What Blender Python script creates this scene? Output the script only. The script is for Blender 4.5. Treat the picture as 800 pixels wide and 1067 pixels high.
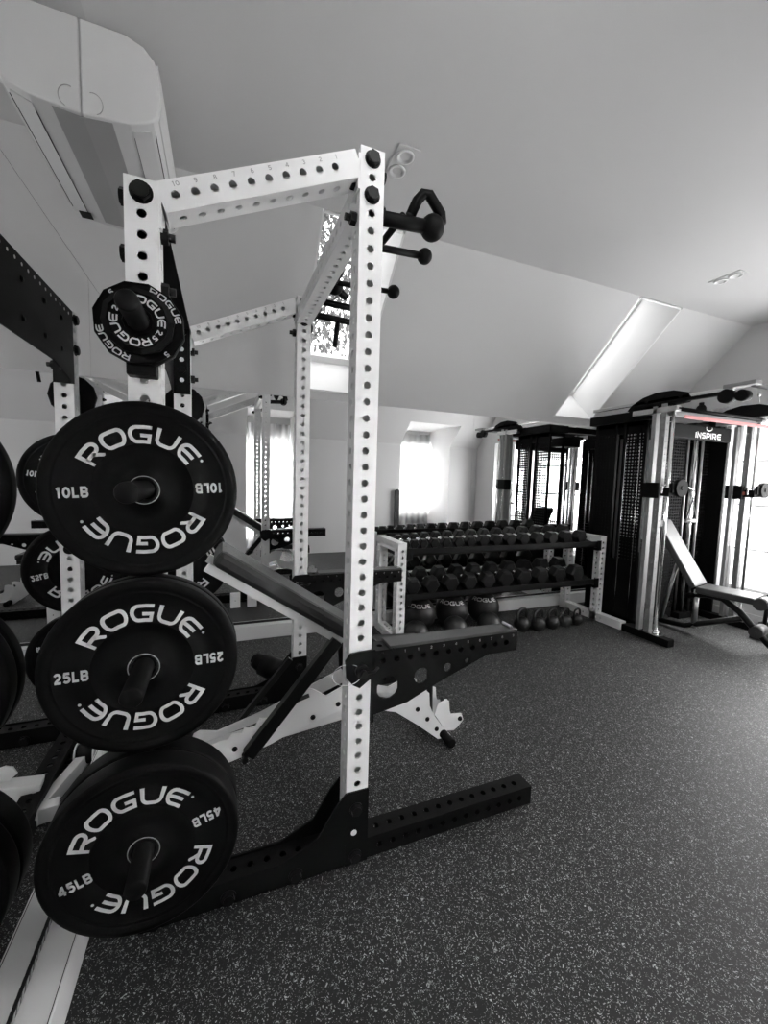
import bpy, bmesh, math, random
from mathutils import Vector, Matrix
random.seed(7)
for o in list(bpy.data.objects): bpy.data.objects.remove(o, do_unlink=True)
S = bpy.context.scene; C = S.collection
PI = math.pi
# ---------------------------------------------------------------- room measures
ML, WB, UR, WF = -.43, 3.39, 4.70, -.12       # left mirror, back mirror, right gable, front knee wall
KZ, CZ = 1.955, 2.862                          # knee wall top, flat ceiling
CB, CF = 2.46, .81                             # creases (back, front)
# ---------------------------------------------------------------- camera
YAW, PIT, ROL, F, HC = .3793, .0817, .0291, 424.6, 1.317
cy, sy = math.cos(YAW), math.sin(YAW)
fw = Vector((sy*math.cos(PIT), cy*math.cos(PIT), -math.sin(PIT)))
r0 = Vector((cy, -sy, 0)); u0 = r0.cross(fw)
rr = r0*math.cos(ROL)+u0*math.sin(ROL); uu = -r0*math.sin(ROL)+u0*math.cos(ROL)
cam = bpy.data.cameras.new('camera'); co = bpy.data.objects.new('camera', cam); C.objects.link(co)
cam.sensor_fit = 'VERTICAL'; cam.sensor_height = 36; cam.sensor_width = 27; cam.lens = 36*F/1067
cam.clip_start = .01; cam.clip_end = 200
m = Matrix((rr, uu, -fw)).transposed().to_4x4(); m.translation = (0, 0, HC); co.matrix_world = m
S.camera = co
# ---------------------------------------------------------------- world, lights, exposure
W = bpy.data.worlds.new('sky'); S.world = W; W.use_nodes = True
bg = W.node_tree.nodes['Background']; bg.inputs[0].default_value = (1, 1, 1, 1); bg.inputs[1].default_value = 2.0
def area(name, loc, d, sx, sy_, power):
    l = bpy.data.lights.new(name, 'AREA'); l.shape = 'RECTANGLE'; l.size = sx; l.size_y = sy_; l.energy = power
    o = bpy.data.objects.new(name, l); C.objects.link(o); o.location = loc
    o.rotation_euler = Vector(d).to_track_quat('-Z', 'Y').to_euler(); return o
area('window_daylight', (UR+.22, 2.0, 1.2), (-1, 0, 0), 1.65, 1.0, 52)
area('window_daylight', (UR+.22, .86, 1.2), (-1, 0, 0), 1.65, .75, 46)  # fill lamp at the added second gable window, brightens the ceiling
area('dormer_daylight', (3.565, WF-1.05, 1.35), (0, 1, -.1), .95, 1.3, 85)
area('entry_daylight', (.74, WF-.72, 1.05), (0, 1, -.12), .66, 1.6, 100)
for x_ in (.75, 2.3): area('added_skylight_fill', (x_, .50, 2.98), (0, .62, -.78), .75, .36, 3.5)  # fill lamps above the camera, at skylights added to light the rack
V = S.view_settings; S.display_settings.display_device = 'sRGB'
V.view_transform = 'Standard'; V.look = 'None'; V.gamma = 1; V.use_curve_mapping = False; V.exposure = .86
# ---------------------------------------------------------------- materials
def mat(name, col, rough=.5, metal=0, spec=.5, bump=0, bscale=200, var=0):
    m = bpy.data.materials.new(name); m.use_nodes = True; nt = m.node_tree; b = nt.nodes['Principled BSDF']
    c = (col,)*3 if isinstance(col, (int, float)) else col
    b.inputs['Base Color'].default_value = (*c, 1); b.inputs['Roughness'].default_value = rough
    b.inputs['Metallic'].default_value = metal; b.inputs['Specular IOR Level'].default_value = spec
    if bump or var:
        tc = nt.nodes.new('ShaderNodeTexCoord'); n = nt.nodes.new('ShaderNodeTexNoise'); n.inputs['Scale'].default_value = bscale
        nt.links.new(tc.outputs['Object'], n.inputs['Vector'])
        if bump:
            bp = nt.nodes.new('ShaderNodeBump'); bp.inputs['Strength'].default_value = bump; bp.inputs['Distance'].default_value = .002
            nt.links.new(n.outputs['Fac'], bp.inputs['Height']); nt.links.new(bp.outputs['Normal'], b.inputs['Normal'])
        if var:
            mx = nt.nodes.new('ShaderNodeMix'); mx.data_type = 'RGBA'
            mx.inputs[6].default_value = (*[x*(1-var) for x in c], 1); mx.inputs[7].default_value = (*[min(1, x*(1+var)) for x in c], 1)
            nt.links.new(n.outputs['Fac'], mx.inputs[0]); nt.links.new(mx.outputs[2], b.inputs['Base Color'])
    return m
PAINT = mat('white_wall_paint', .62, .85, bump=.12, bscale=260, var=.02)
CEIL = mat('ceiling_paint', .60, .9, bump=.12, bscale=260, var=.02)
TRIM = mat('white_trim_paint', .72, .4, var=.02, bscale=5)
WHITE = mat('white_powder_coat', .78, .38, bump=.05, bscale=900)
BLACK = mat('black_powder_coat', .005, .5, spec=.13, bump=.1, bscale=900)
BLACKS = mat('black_satin_steel', .006, .36, spec=.25)
BOLT = mat('black_bolt_steel', .006, .42, spec=.2)
CHROME = mat('chrome', .78, .12, metal=1)
STEEL = mat('brushed_steel', .5, .32, metal=1, var=.1, bscale=60)
ALU = mat('silver_aluminium', .27, .5, metal=.15, var=.06, bscale=30)
PEG = mat('black_peg_coat', .004, .5, spec=.12)
RUBBER = mat('black_plate_rubber', .003, .5, spec=.10, bump=.15, bscale=500)
IRON = mat('black_cast_iron', .012, .38, spec=.5, bump=.3, bscale=300)
HEXR = mat('black_hex_rubber', .007, .45, spec=.28, bump=.2, bscale=500)
INK = mat('plate_lettering_white', .60, .5)
DINK = mat('stamped_number_grey', .35, .5)
VINYL = mat('black_vinyl', .014, .45, spec=.4, bump=.3, bscale=350)
UHMW = mat('grey_plastic_liner', .05, .5)
ACW = mat('white_ac_plastic', .70, .3)
ACG = mat('grey_ac_vane', .38, .35)
LINE = mat('dark_seam', .01, .6)
BAND = mat('red_rubber_band', (.55, .22, .22), .5)
ORNG = mat('orange_tag', (.35, .09, .06), .5)
LAMP = mat('lamp_lens', .55, .25)
WOODW = mat('white_door_paint', .74, .45, var=.02, bscale=6)
CURT = mat('white_curtain', .8, .8, bump=.2, bscale=80)
def sheer():
    m = bpy.data.materials.new('white_sheer_curtain'); m.use_nodes = True; nt = m.node_tree; b_ = nt.nodes['Principled BSDF']
    b_.inputs['Base Color'].default_value = (.8, .8, .8, 1); b_.inputs['Roughness'].default_value = .9; o = nt.nodes['Material Output']
    t = nt.nodes.new('ShaderNodeBsdfTranslucent'); t.inputs[0].default_value = (.85, .85, .85, 1)
    mx = nt.nodes.new('ShaderNodeMixShader'); mx.inputs[0].default_value = .6
    nt.links.new(b_.outputs[0], mx.inputs[1]); nt.links.new(t.outputs[0], mx.inputs[2]); nt.links.new(mx.outputs[0], o.inputs[0]); return m
CURT = sheer()
LEAF = mat('leaf_green', (.10, .10, .10), .4, var=.4, bscale=3)
BARK = mat('bark', .05, .9, bump=.5, bscale=30)
MATTE = mat('matte_black_plastic', .006, .65, spec=.08)
BENCHL = mat('trainer_bench_vinyl', .035, .42, spec=.7, bump=.1, bscale=300)
def mirror_mat():
    m = mat('mirror_glass', .86, .0, metal=1); return m
MIRR = mirror_mat()
def glass_mat():
    m = bpy.data.materials.new('window_glass'); m.use_nodes = True; nt = m.node_tree; nt.nodes.clear()
    o = nt.nodes.new('ShaderNodeOutputMaterial'); t = nt.nodes.new('ShaderNodeBsdfTransparent'); g = nt.nodes.new('ShaderNodeBsdfGlossy')
    g.inputs['Roughness'].default_value = .02; mx = nt.nodes.new('ShaderNodeMixShader'); mx.inputs[0].default_value = .06
    nt.links.new(t.outputs[0], mx.inputs[1]); nt.links.new(g.outputs[0], mx.inputs[2]); nt.links.new(mx.outputs[0], o.inputs[0]); return m
GLASS = glass_mat()
def floor_mat():
    m = bpy.data.materials.new('speckled_rubber_floor'); m.use_nodes = True; nt = m.node_tree; N = nt.nodes; L = nt.links
    b = N['Principled BSDF']; tc = N.new('ShaderNodeTexCoord')
    nz = N.new('ShaderNodeTexNoise'); nz.inputs['Scale'].default_value = 55; nz.inputs['Detail'].default_value = 2
    L.new(tc.outputs['Object'], nz.inputs['Vector'])
    ad = N.new('ShaderNodeMix'); ad.data_type = 'VECTOR'; ad.inputs[0].default_value = .035
    L.new(tc.outputs['Object'], ad.inputs[4]); L.new(nz.outputs['Color'], ad.inputs[5])
    out = None
    for sc, th, keep in ((150, .31, .52), (95, .22, .68), (260, .34, .6)):
        v = N.new('ShaderNodeTexVoronoi'); v.inputs['Scale'].default_value = sc; L.new(ad.outputs[1], v.inputs['Vector'])
        lt = N.new('ShaderNodeMath'); lt.operation = 'LESS_THAN'; lt.inputs[1].default_value = th; L.new(v.outputs['Distance'], lt.inputs[0])
        sp = N.new('ShaderNodeSeparateColor'); L.new(v.outputs['Color'], sp.inputs[0])
        gt = N.new('ShaderNodeMath'); gt.operation = 'GREATER_THAN'; gt.inputs[1].default_value = keep; L.new(sp.outputs[0], gt.inputs[0])
        mu = N.new('ShaderNodeMath'); mu.operation = 'MULTIPLY'; L.new(lt.outputs[0], mu.inputs[0]); L.new(gt.outputs[0], mu.inputs[1])
        mu2 = N.new('ShaderNodeMath'); mu2.operation = 'MULTIPLY'; L.new(mu.outputs[0], mu2.inputs[0]); L.new(sp.outputs[1], mu2.inputs[1])
        if out is None: out = mu2
        else:
            mx = N.new('ShaderNodeMath'); mx.operation = 'MAXIMUM'; L.new(out.outputs[0], mx.inputs[0]); L.new(mu2.outputs[0], mx.inputs[1]); out = mx
    big = N.new('ShaderNodeTexNoise'); big.inputs['Scale'].default_value = 3; L.new(tc.outputs['Object'], big.inputs['Vector'])
    cr = N.new('ShaderNodeMix'); cr.data_type = 'RGBA'; cr.inputs[6].default_value = (.006, .006, .006, 1); cr.inputs[7].default_value = (.012, .012, .012, 1)
    L.new(big.outputs['Fac'], cr.inputs[0])
    mc = N.new('ShaderNodeMix'); mc.data_type = 'RGBA'; L.new(out.outputs[0], mc.inputs[0]); L.new(cr.outputs[2], mc.inputs[6]); mc.inputs[7].default_value = (.5, .5, .5, 1)
    L.new(mc.outputs[2], b.inputs['Base Color']); b.inputs['Roughness'].default_value = .58; b.inputs['Specular IOR Level'].default_value = .42
    bp = N.new('ShaderNodeBump'); bp.inputs['Strength'].default_value = .35; bp.inputs['Distance'].default_value = .002
    n2 = N.new('ShaderNodeTexNoise'); n2.inputs['Scale'].default_value = 260; L.new(tc.outputs['Object'], n2.inputs['Vector'])
    L.new(n2.outputs['Fac'], bp.inputs['Height']); L.new(bp.outputs['Normal'], b.inputs['Normal'])
    return m
FLOOR = floor_mat()
# ---------------------------------------------------------------- mesh builder
class MB:
    def __init__(s): s.v = []; s.f = []; s.sm = []
    def add(s, vs, fs, smooth=False, M=None):
        n = len(s.v)
        s.v += [tuple((M @ Vector(p)) if M is not None else p) for p in vs]
        s.f += [tuple(i+n for i in f) for f in fs]; s.sm += [smooth]*len(fs); return s
    def box(s, x0, x1, y0, y1, z0, z1, b=0, M=None):
        if b <= 0:
            vs = [(x, y, z) for x in (x0, x1) for y in (y0, y1) for z in (z0, z1)]
            return s.add(vs, [(0, 1, 3, 2), (4, 6, 7, 5), (0, 4, 5, 1), (2, 3, 7, 6), (0, 2, 6, 4), (1, 5, 7, 3)], M=M)
        bm = bmesh.new(); bmesh.ops.create_cube(bm, size=1)
        for v in bm.verts: v.co = Vector(((x0+x1)/2+v.co.x*(x1-x0), (y0+y1)/2+v.co.y*(y1-y0), (z0+z1)/2+v.co.z*(z1-z0)))
        bmesh.ops.bevel(bm, geom=bm.edges[:], offset=b, segments=2, profile=.6, affect='EDGES')
        bm.verts.index_update()
        s.add([v.co[:] for v in bm.verts], [[v.index for v in f.verts] for f in bm.faces], M=M); bm.free(); return s
    def prism(s, pts, a, b_, axis='y', M=None):
        """closed outline pts (p,q) extruded from a to b_ along axis. axis y: (x,z); x: (y,z); z: (x,y)"""
        def P(p, t):
            return (p[0], t, p[1]) if axis == 'y' else (t, p[0], p[1]) if axis == 'x' else (p[0], p[1], t)
        n = len(pts); vs = [P(p, a) for p in pts]+[P(p, b_) for p in pts]
        fs = [tuple(range(n)), tuple(range(2*n-1, n-1, -1))]+[(i, (i+1) % n, n+(i+1) % n, n+i) for i in range(n)]
        return s.add(vs, fs, M=M)
    def cyl(s, p, q, r, r2=None, n=16, cap=True, smooth=True, ph=0):
        p, q = Vector(p), Vector(q); r2 = r if r2 is None else r2; d = (q-p).normalized()
        a = d.orthogonal().normalized(); b = d.cross(a); vs = []
        for c_, R in ((p, r), (q, r2)):
            for i in range(n):
                t = 2*PI*i/n+ph; vs.append(tuple(c_+a*(R*math.cos(t))+b*(R*math.sin(t))))
        s.add(vs, [(i, (i+1) % n, n+(i+1) % n, n+i) for i in range(n)], smooth)
        if cap: s.add(vs, [tuple(range(n-1, -1, -1)), tuple(range(n, 2*n))])
        return s
    def path(s, pts, r, n=10, closed=False):
        pts = [Vector(p) for p in pts]; N = len(pts); rings = []; a = None
        for i, p in enumerate(pts):
            if closed: t = pts[(i+1) % N]-pts[i-1]
            else: t = pts[min(i+1, N-1)]-pts[max(i-1, 0)]
            t.normalize()
            a = t.orthogonal() if a is None else a-t*a.dot(t)
            a.normalize(); b = t.cross(a)
            rings.append([tuple(p+a*(r*math.cos(2*PI*k/n))+b*(r*math.sin(2*PI*k/n))) for k in range(n)])
        vs = [v for R in rings for v in R]; fs = []
        for i in range(N if closed else N-1):
            j = (i+1) % N
            fs += [(i*n+k, i*n+(k+1) % n, j*n+(k+1) % n, j*n+k) for k in range(n)]
        s.add(vs, fs, True)
        if not closed: s.add(vs, [tuple(range(n-1, -1, -1)), tuple(range((N-1)*n, N*n))])
        return s
    def lathe(s, prof, p, d, n=48, smooth=True, ph=0, twist=None):
        """prof: (r, t) list; t along d from p"""
        p, d = Vector(p), Vector(d).normalized(); a = Vector((0, 0, 1)) if abs(d.z) < .9 else Vector((1, 0, 0))
        a = (a-d*a.dot(d)).normalized(); b = d.cross(a); vs = []
        for R, t in prof:
            for i in range(n):
                th = 2*PI*i/n+ph; vs.append(tuple(p+d*t+a*(R*math.cos(th))+b*(R*math.sin(th))))
        fs = []
        for k in range(len(prof)-1): fs += [(k*n+i, k*n+(i+1) % n, (k+1)*n+(i+1) % n, (k+1)*n+i) for i in range(n)]
        s.add(vs, fs, smooth); return s
    def sphere(s, c, r, n=16, m=10, sc=(1, 1, 1)):
        vs = []; fs = []
        for j in range(m+1):
            t = PI*j/m
            for i in range(n):
                p = 2*PI*i/n; vs.append((c[0]+r*sc[0]*math.sin(t)*math.cos(p), c[1]+r*sc[1]*math.sin(t)*math.sin(p), c[2]+r*sc[2]*math.cos(t)))
        for j in range(m): fs += [(j*n+i, j*n+(i+1) % n, (j+1)*n+(i+1) % n, (j+1)*n+i) for i in range(n)]
        return s.add(vs, fs, True)
    def build(s, name, m, parent=None, bevel=0, recalc=True):
        me = bpy.data.meshes.new(name); me.from_pydata(s.v, [], s.f)
        for p, sm in zip(me.polygons, s.sm): p.use_smooth = sm
        bm = bmesh.new(); bm.from_mesh(me); bmesh.ops.remove_doubles(bm, verts=bm.verts, dist=1e-6)
        if recalc: bmesh.ops.recalc_face_normals(bm, faces=bm.faces)
        bm.to_mesh(me); bm.free(); me.validate()
        me.materials.append(m); o = bpy.data.objects.new(name, me); C.objects.link(o)
        if parent is not None: put(o, parent)
        if bevel:
            md = o.modifiers.new('bevel', 'BEVEL'); md.width = bevel; md.segments = 2; md.limit_method = 'ANGLE'; md.angle_limit = .6
        return o
def put(o, parent):      # meshes are in world coordinates: shift them to the parent's origin
    o.parent = parent
    w = parent.location.copy(); p = parent.parent
    while p: w += p.location; p = p.parent
    if not o.get('_local'): o.data.transform(Matrix.Translation(-w))
def tag(o, label=None, cat=None, group=None, kind=None):
    if label: o['label'] = label
    if cat: o['category'] = cat
    if group: o['group'] = group
    if kind: o['kind'] = kind
    return o
def thing(name, loc, label, cat, group=None):
    o = bpy.data.objects.new(name, None); C.objects.link(o); o.location = loc; o.empty_display_size = .1
    return tag(o, label, cat, group)
def struct(name, mb, m): return tag(mb.build(name, m), kind='structure')
def plab(o, l): o['label'] = l; return o
def single(name, mb, m, label, cat, group=None, org=None, bevel=0):
    """one-mesh thing with its origin at org"""
    o = mb.build(name, m, bevel=bevel)
    if org is not None:
        o.data.transform(Matrix.Translation(-Vector(org))); o.location = org
    return tag(o, label, cat, group)
def dup(root, loc, label, group=None):
    r = root.copy(); C.objects.link(r); r.location = loc; r['label'] = label
    if group: r['group'] = group
    for ch in list(root.children):
        c = ch.copy(); C.objects.link(c); c.parent = r
        for g in list(ch.children):
            d = g.copy(); C.objects.link(d); d.parent = c
    return r
# perforated square tube, along local z from 0 to L, size a x b, holes every 2 in
HP = .0508
def perf(mb, M, L, a=.0762, b=.0762, hr=.0112, start=.0508, faces='xy', skip=(), wall=.005, ends=True, pitch=HP):
    n = int((L-start*.6)/pitch)
    zs = [start+i*pitch for i in range(n) if start+i*pitch < L-.02]
    def face(o, ux, uz, w, holes):
        o, ux, uz = Vector(o), Vector(ux), Vector(uz); nn = ux.cross(uz)
        K = 12; vs = []; fs = []
        def q(x, z, d=0): return tuple(o+ux*x+uz*z+nn*d)
        h = w/2
        edges = [0]
        hs = [z for i, z in enumerate(zs) if i not in skip] if holes else []
        z0 = 0
        c = min(pitch*.49, h*.98)
        for z in hs:
            if z-c > z0: mb.add([q(-h, z0), q(h, z0), q(h, z-c), q(-h, z-c)], [(0, 1, 2, 3)], M=M)
            vs = []
            for k in range(K):
                t = 2*PI*k/K+PI/K*0
                vs.append(q(hr*math.cos(t), z+hr*math.sin(t)))
            for k in range(K):
                t = 2*PI*k/K; cx, sx = math.cos(t), math.sin(t); s_ = min(h/abs(cx) if abs(cx) > 1e-6 else 9, c/abs(sx) if abs(sx) > 1e-6 else 9)
                vs.append(q(s_*cx, z+s_*sx))
            for k in range(K): vs.append(q(hr*math.cos(2*PI*k/K), z+hr*math.sin(2*PI*k/K), -wall))
            fs = [(k, (k+1) % K, K+(k+1) % K, K+k) for k in range(K)]
            # corners
            cn = [q(h, z+c), q(-h, z+c), q(-h, z-c), q(h, z-c)]; base = len(vs); vs += cn
            def near(i0, i1, ci): return (K+i0, base+ci, K+i1)
            for ci, tq in enumerate((PI/4, 3*PI/4, 5*PI/4, 7*PI/4)):
                # ring verts either side of the corner direction
                kk = None
                ang = math.atan2(c*(1 if ci < 2 else -1), h*(1 if ci in (0, 3) else -1)) % (2*PI)
                k0 = int(ang/(2*PI/K)) % K
                fs.append((K+k0, base+ci, K+(k0+1) % K))
            fs += [(k, (k+1) % K, 2*K+(k+1) % K, 2*K+k) for k in range(K)]
            mb.add(vs, fs, M=M); z0 = z+c
        if z0 < L: mb.add([q(-h, z0), q(h, z0), q(h, L), q(-h, L)], [(0, 1, 2, 3)], M=M)
    face((0, -b/2, 0), (1, 0, 0), (0, 0, 1), a, 'y' in faces)
    face((0, b/2, 0), (-1, 0, 0), (0, 0, 1), a, 'y' in faces)
    face((a/2, 0, 0), (0, 1, 0), (0, 0, 1), b, 'x' in faces)
    face((-a/2, 0, 0), (0, -1, 0), (0, 0, 1), b, 'x' in faces)
    if ends:
        for z in (0, L): mb.add([(-a/2, -b/2, z), (a/2, -b/2, z), (a/2, b/2, z), (-a/2, b/2, z)], [(0, 1, 2, 3)], M=M)
    return zs
def frame(p, q, up=(0, 1, 0)):
    """matrix with local z along p->q and local y close to up"""
    p, q = Vector(p), Vector(q); z = (q-p).normalized(); y = Vector(up); y = (y-z*y.dot(z)).normalized(); x = y.cross(z)
    M = Matrix((x, y, z)).transposed().to_4x4(); M.translation = p; return M, (q-p).length
def bolt(parent, p, d, r=.021, h=.014, nut=None, m=BOLT, through=0):
    p, d = Vector(p), Vector(d).normalized(); mb = MB()
    mb.cyl(p, p+d*.003, r*1.18, n=20); mb.cyl(p+d*.003, p+d*h, r, n=6, smooth=False); mb.cyl(p+d*h, p+d*(h+.002), r*.8, n=16)
    return mb.build('bolt', m, parent)
def nut(parent, p, d, r=.019):
    p, d = Vector(p), Vector(d).normalized(); mb = MB()
    mb.cyl(p, p+d*.018, r, n=6, smooth=False); mb.cyl(p, p+d*.034, r*.55, n=12)
    return mb.build('nut', BOLT, parent)
# ---------------------------------------------------------------- stroke lettering
def arc(cx, cy_, rx, ry, a0, a1, n=12): return [(cx+rx*math.cos(math.radians(a0+(a1-a0)*i/n)), cy_+ry*math.sin(math.radians(a0+(a1-a0)*i/n))) for i in range(n+1)]
GL = {   # width, strokes; height 1
 'R': (1.15, [[(.1, 0), (.1, .91), (.75, .91)]+arc(.75, .66, .27, .25, 90, -90)+[(.1, .41)], [(.55, .41), (1.05, 0)]]),
 'O': (1.3, [arc(.35, .5, .26, .41, 90, 270)+arc(.95, .5, .26, .41, 270, 450)+[(.35, .91)]]),
 'G': (1.25, [[(1.15, .91), (.42, .91)]+arc(.42, .5, .33, .41, 90, 270)+[(1.08, .09), (1.08, .45), (.6, .45)]]),
 'U': (1.2, [[(.1, 1), (.1, .4)]+arc(.42, .38, .32, .29, 180, 270)+[(.78, .09)]+arc(.78, .38, .32, .29, 270, 360)+[(1.1, 1)]]),
 'E': (1.15, [[(1.1, .91), (.42, .91)]+arc(.42, .5, .32, .41, 90, 270)+[(1.1, .09)], [(.15, .5), (1.0, .5)]]),
 'L': (.72, [[(.12, 1), (.12, .1), (.68, .1)]]), 'B': (.85, [[(.12, .1), (.12, .9), (.5, .9)]+arc(.5, .7, .2, .2, 90, -90)+[(.12, .5)], [(.5, .5)]+arc(.52, .3, .22, .2, 90, -90)+[(.12, .1)]]),
 '0': (.85, [arc(.42, .5, .3, .4, 0, 360, 16)]), '1': (.5, [[(.28, 1), (.28, 0)], [(.05, .78), (.28, .88)]]),
 '2': (.8, [arc(.4, .68, .27, .23, 165, -35, 8)+[(.2, .18)], [(.08, .1), (.76, .1)]]), '5': (.8, [[(.7, .9), (.12, .9)], [(.2, .9), (.17, .52)], [(.12, .55), (.4, .57)]+arc(.38, .34, .3, .25, 80, -150, 10)]),
 '4': (.85, [[(.62, 0), (.62, 1)], [(.6, .93), (.1, .32)], [(.04, .28), (.85, .28)]]), '3': (.8, [arc(.38, .7, .25, .2, 150, -80, 8)+arc(.38, .3, .28, .22, 80, -150, 8)]),
 '6': (.8, [arc(.42, .32, .27, .25, 0, 360, 12), [(.16, .35), (.25, .8), (.6, .95)]]), '7': (.75, [[(.08, .9), (.66, .9), (.3, 0)]]),
 '8': (.8, [arc(.4, .7, .22, .2, 0, 360, 12), arc(.4, .28, .28, .22, 0, 360, 12)]), '9': (.8, [arc(.4, .68, .27, .25, 0, 360, 12), [(.66, .65), (.55, .2), (.2, .05)]]),
 '.': (.35, [[(.12, .05), (.22, .05)]]), 'I': (.3, [[(.12, 0), (.12, 1)]]), 'N': (1.05, [[(.1, 0), (.1, .95), (.9, .05), (.9, 1)]]),
 'S': (1.0, [[(.9, .91), (.3, .91)]+arc(.3, .71, .2, .2, 90, 270, 6)+[(.7, .51)]+arc(.7, .3, .2, .21, 90, -90, 6)+[(.1, .09)]]),
 'P': (1.05, [[(.1, 0), (.1, .91), (.7, .91)]+arc(.7, .64, .25, .27, 90, -90, 8)+[(.1, .37)]]), 'M': (1.1, [[(.1, 0), (.1, .95), (.55, .4), (1, .95), (1, 0)]]),
}
def text(mb, s, size, fn, th=.19, gap=.14):
    """fn(x, y) -> 3d point, x from -width/2 to width/2, y from -size/2"""
    w = sum(GL[c][0]+gap for c in s)-gap; x = -w/2
    for c in s:
        gw, st = GL[c]
        for pl in st:
            P = [Vector((x+p[0], p[1])) for p in pl]; n = len(P); Lft = []; Rgt = []
            closed = (P[0]-P[-1]).length < 1e-4
            for i in range(n):
                t1 = (P[i]-P[i-1]) if i > 0 else (P[-1]-P[-2] if closed else P[1]-P[0])
                t2 = (P[i+1]-P[i]) if i < n-1 else (P[1]-P[0] if closed else P[-1]-P[-2])
                if t1.length < 1e-6: t1 = t2
                if t2.length < 1e-6: t2 = t1
                t1, t2 = t1.normalized(), t2.normalized(); t = t1+t2
                if t.length < .2: t = t2
                t.normalize(); nn = Vector((-t.y, t.x)); k = th/2/max(.45, nn.dot(Vector((-t1.y, t1.x))))
                Lft.append(P[i]+nn*k); Rgt.append(P[i]-nn*k)
            # subdivide for bending
            vs = []; cnt = 0
            for i in range(n-1):
                m_ = max(1, int((P[i+1]-P[i]).length/.25))
                for j in range(m_+(1 if i == n-2 else 0)):
                    f = j/m_; vs += [Lft[i].lerp(Lft[i+1], f), Rgt[i].lerp(Rgt[i+1], f)]; cnt += 1
            mb.add([fn(v.x*size, (v.y-.5)*size) for v in vs], [(2*i, 2*i+1, 2*i+3, 2*i+2) for i in range(cnt-1)])
        x += gw+gap
    return mb
# ================================================================ SETTING
b = MB(); b.box(ML-.3, UR+.3, WF-1.3, WB+.3, -.1, 0); struct('floor', b, FLOOR)
# flat ceiling and slopes (solid slabs, skylight openings cut by building around them)
b = MB(); b.box(ML-.2, UR+.2, CF, CB, CZ, CZ+.15); struct('ceiling', b, CEIL)
SL = (CZ-KZ)/(WB-CB); NS = Vector((0, SL, 1)).normalized()
def onback(w): return CZ-(w-CB)*SL
SKY = [(.56, 1.06), (3.19, 3.69)]; SW0, SW1 = 2.475, 3.325
b = MB()
def slab(u1, u2, w1, w2):
    vs = []
    for w in (w1, w2):
        for u in (u1, u2):
            z = onback(w); vs += [(u, w, z), tuple(Vector((u, w, z))+NS*.06)]
    b.add(vs, [(0, 2, 6, 4), (1, 5, 7, 3), (0, 1, 3, 2), (4, 6, 7, 5), (0, 4, 5, 1), (2, 3, 7, 6)])
slab(ML-.2, UR+.2, CB-.0, SW0-.014); slab(ML-.2, UR+.2, SW1+.014, WB+.15)
for a_, c_ in ((ML-.2, SKY[0][0]-.014), (SKY[0][1]+.014, SKY[1][0]-.014), (SKY[1][1]+.014, UR+.2)): slab(a_, c_, SW0-.014, SW1+.014)
struct('ceiling', b, CEIL)
slf = (CZ-KZ)/(CF-WF)
b = MB(); OP = [(.36, 1.12), (3.05, 4.08)]      # openings of the front knee wall: entry door, dormer, dormer
def fslab(u1, u2, w1, w2):
    vs = []
    for w in (w1, w2):
        for u in (u1, u2):
            z = CZ-(CF-w)*slf; vs += [(u, w, z), (u, w, z+.1)]
    b.add(vs, [(0, 2, 6, 4), (1, 5, 7, 3), (0, 1, 3, 2), (4, 6, 7, 5), (0, 4, 5, 1), (2, 3, 7, 6)])
DZ = 2.32; DW = CF-(CZ-DZ)/slf        # dormer ceiling height and where it meets the slope
FS = [(.35, 1.15), (1.9, 2.7)]; F0, F1 = .46, .78  # unseen skylight openings, added in the front slope for fill light
fslab(ML-.2, UR+.2, DW, F0); fslab(ML-.2, UR+.2, F1, CF)
xs = [ML-.2]+[x for o in FS for x in o]+[UR+.2]
for i in range(0, len(xs), 2): fslab(xs[i], xs[i+1], F0, F1)
us = [ML-.2]+[x for o in OP for x in (o[0]-.02, o[1]+.02)]+[UR+.2]
for i in range(0, len(us), 2): fslab(us[i], us[i+1], WF-.1, DW)
struct('ceiling', b, CEIL)
b = MB(); b.box(ML-.2, UR+.2, WB+.008, WB+.15, 0, KZ+.12); struct('wall_back', b, PAINT)
b = MB(); b.box(ML-.2, ML-.008, WF-1.3, WB+.1, 0, CZ+.1); struct('wall_left', b, PAINT)
# gable wall with its window opening and a second one added for fill light
GW = (1.45, 2.55, .30, 2.02); GW2 = (.45, 1.27, .30, 2.02)
b = MB()
b.box(UR, UR+.2, WF-1.3, GW2[0], 0, CZ+.1); b.box(UR, UR+.2, GW2[1], GW[0], 0, CZ+.1); b.box(UR, UR+.2, GW[1], WB+.1, 0, CZ+.1)
b.box(UR, UR+.2, GW2[0], GW2[1], 0, GW2[2]); b.box(UR, UR+.2, GW2[0], GW2[1], GW2[3], CZ+.1)
b.box(UR, UR+.2, GW[0], GW[1], 0, GW[2]); b.box(UR, UR+.2, GW[0], GW[1], GW[3], CZ+.1)
struct('wall_right', b, PAINT)
b = MB()
for i in range(0, len(us), 2): b.box(us[i], us[i+1], WF-.1, WF, 0, KZ+.05)
for (a_, c_) in OP:                   # recess cheeks, ceiling, end walls
    ck = [(WF-1.1, 0), (WF-.0005, 0), (WF-.0005, KZ+.0005), (DW, DZ+.0005), (DW, DZ+.05), (WF-1.1, DZ+.05)]
    b.prism(ck, a_-.1, a_, 'x'); b.prism(ck, c_, c_+.1, 'x'); b.box(a_-.1, c_+.1, WF-1.1, DW, DZ, DZ+.1)
a_, c_ = OP[0]; b.box(a_, c_, WF-.62, WF-.5, 0, .2); b.box(a_, c_, WF-.62, WF-.5, 2.06, DZ)
for a_, c_ in OP[1:]:
    b.box(a_, c_, WF-1.1, WF-.85, 0, .65); b.box(a_, c_, WF-1.1, WF-.85, 2.05, DZ)
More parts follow.
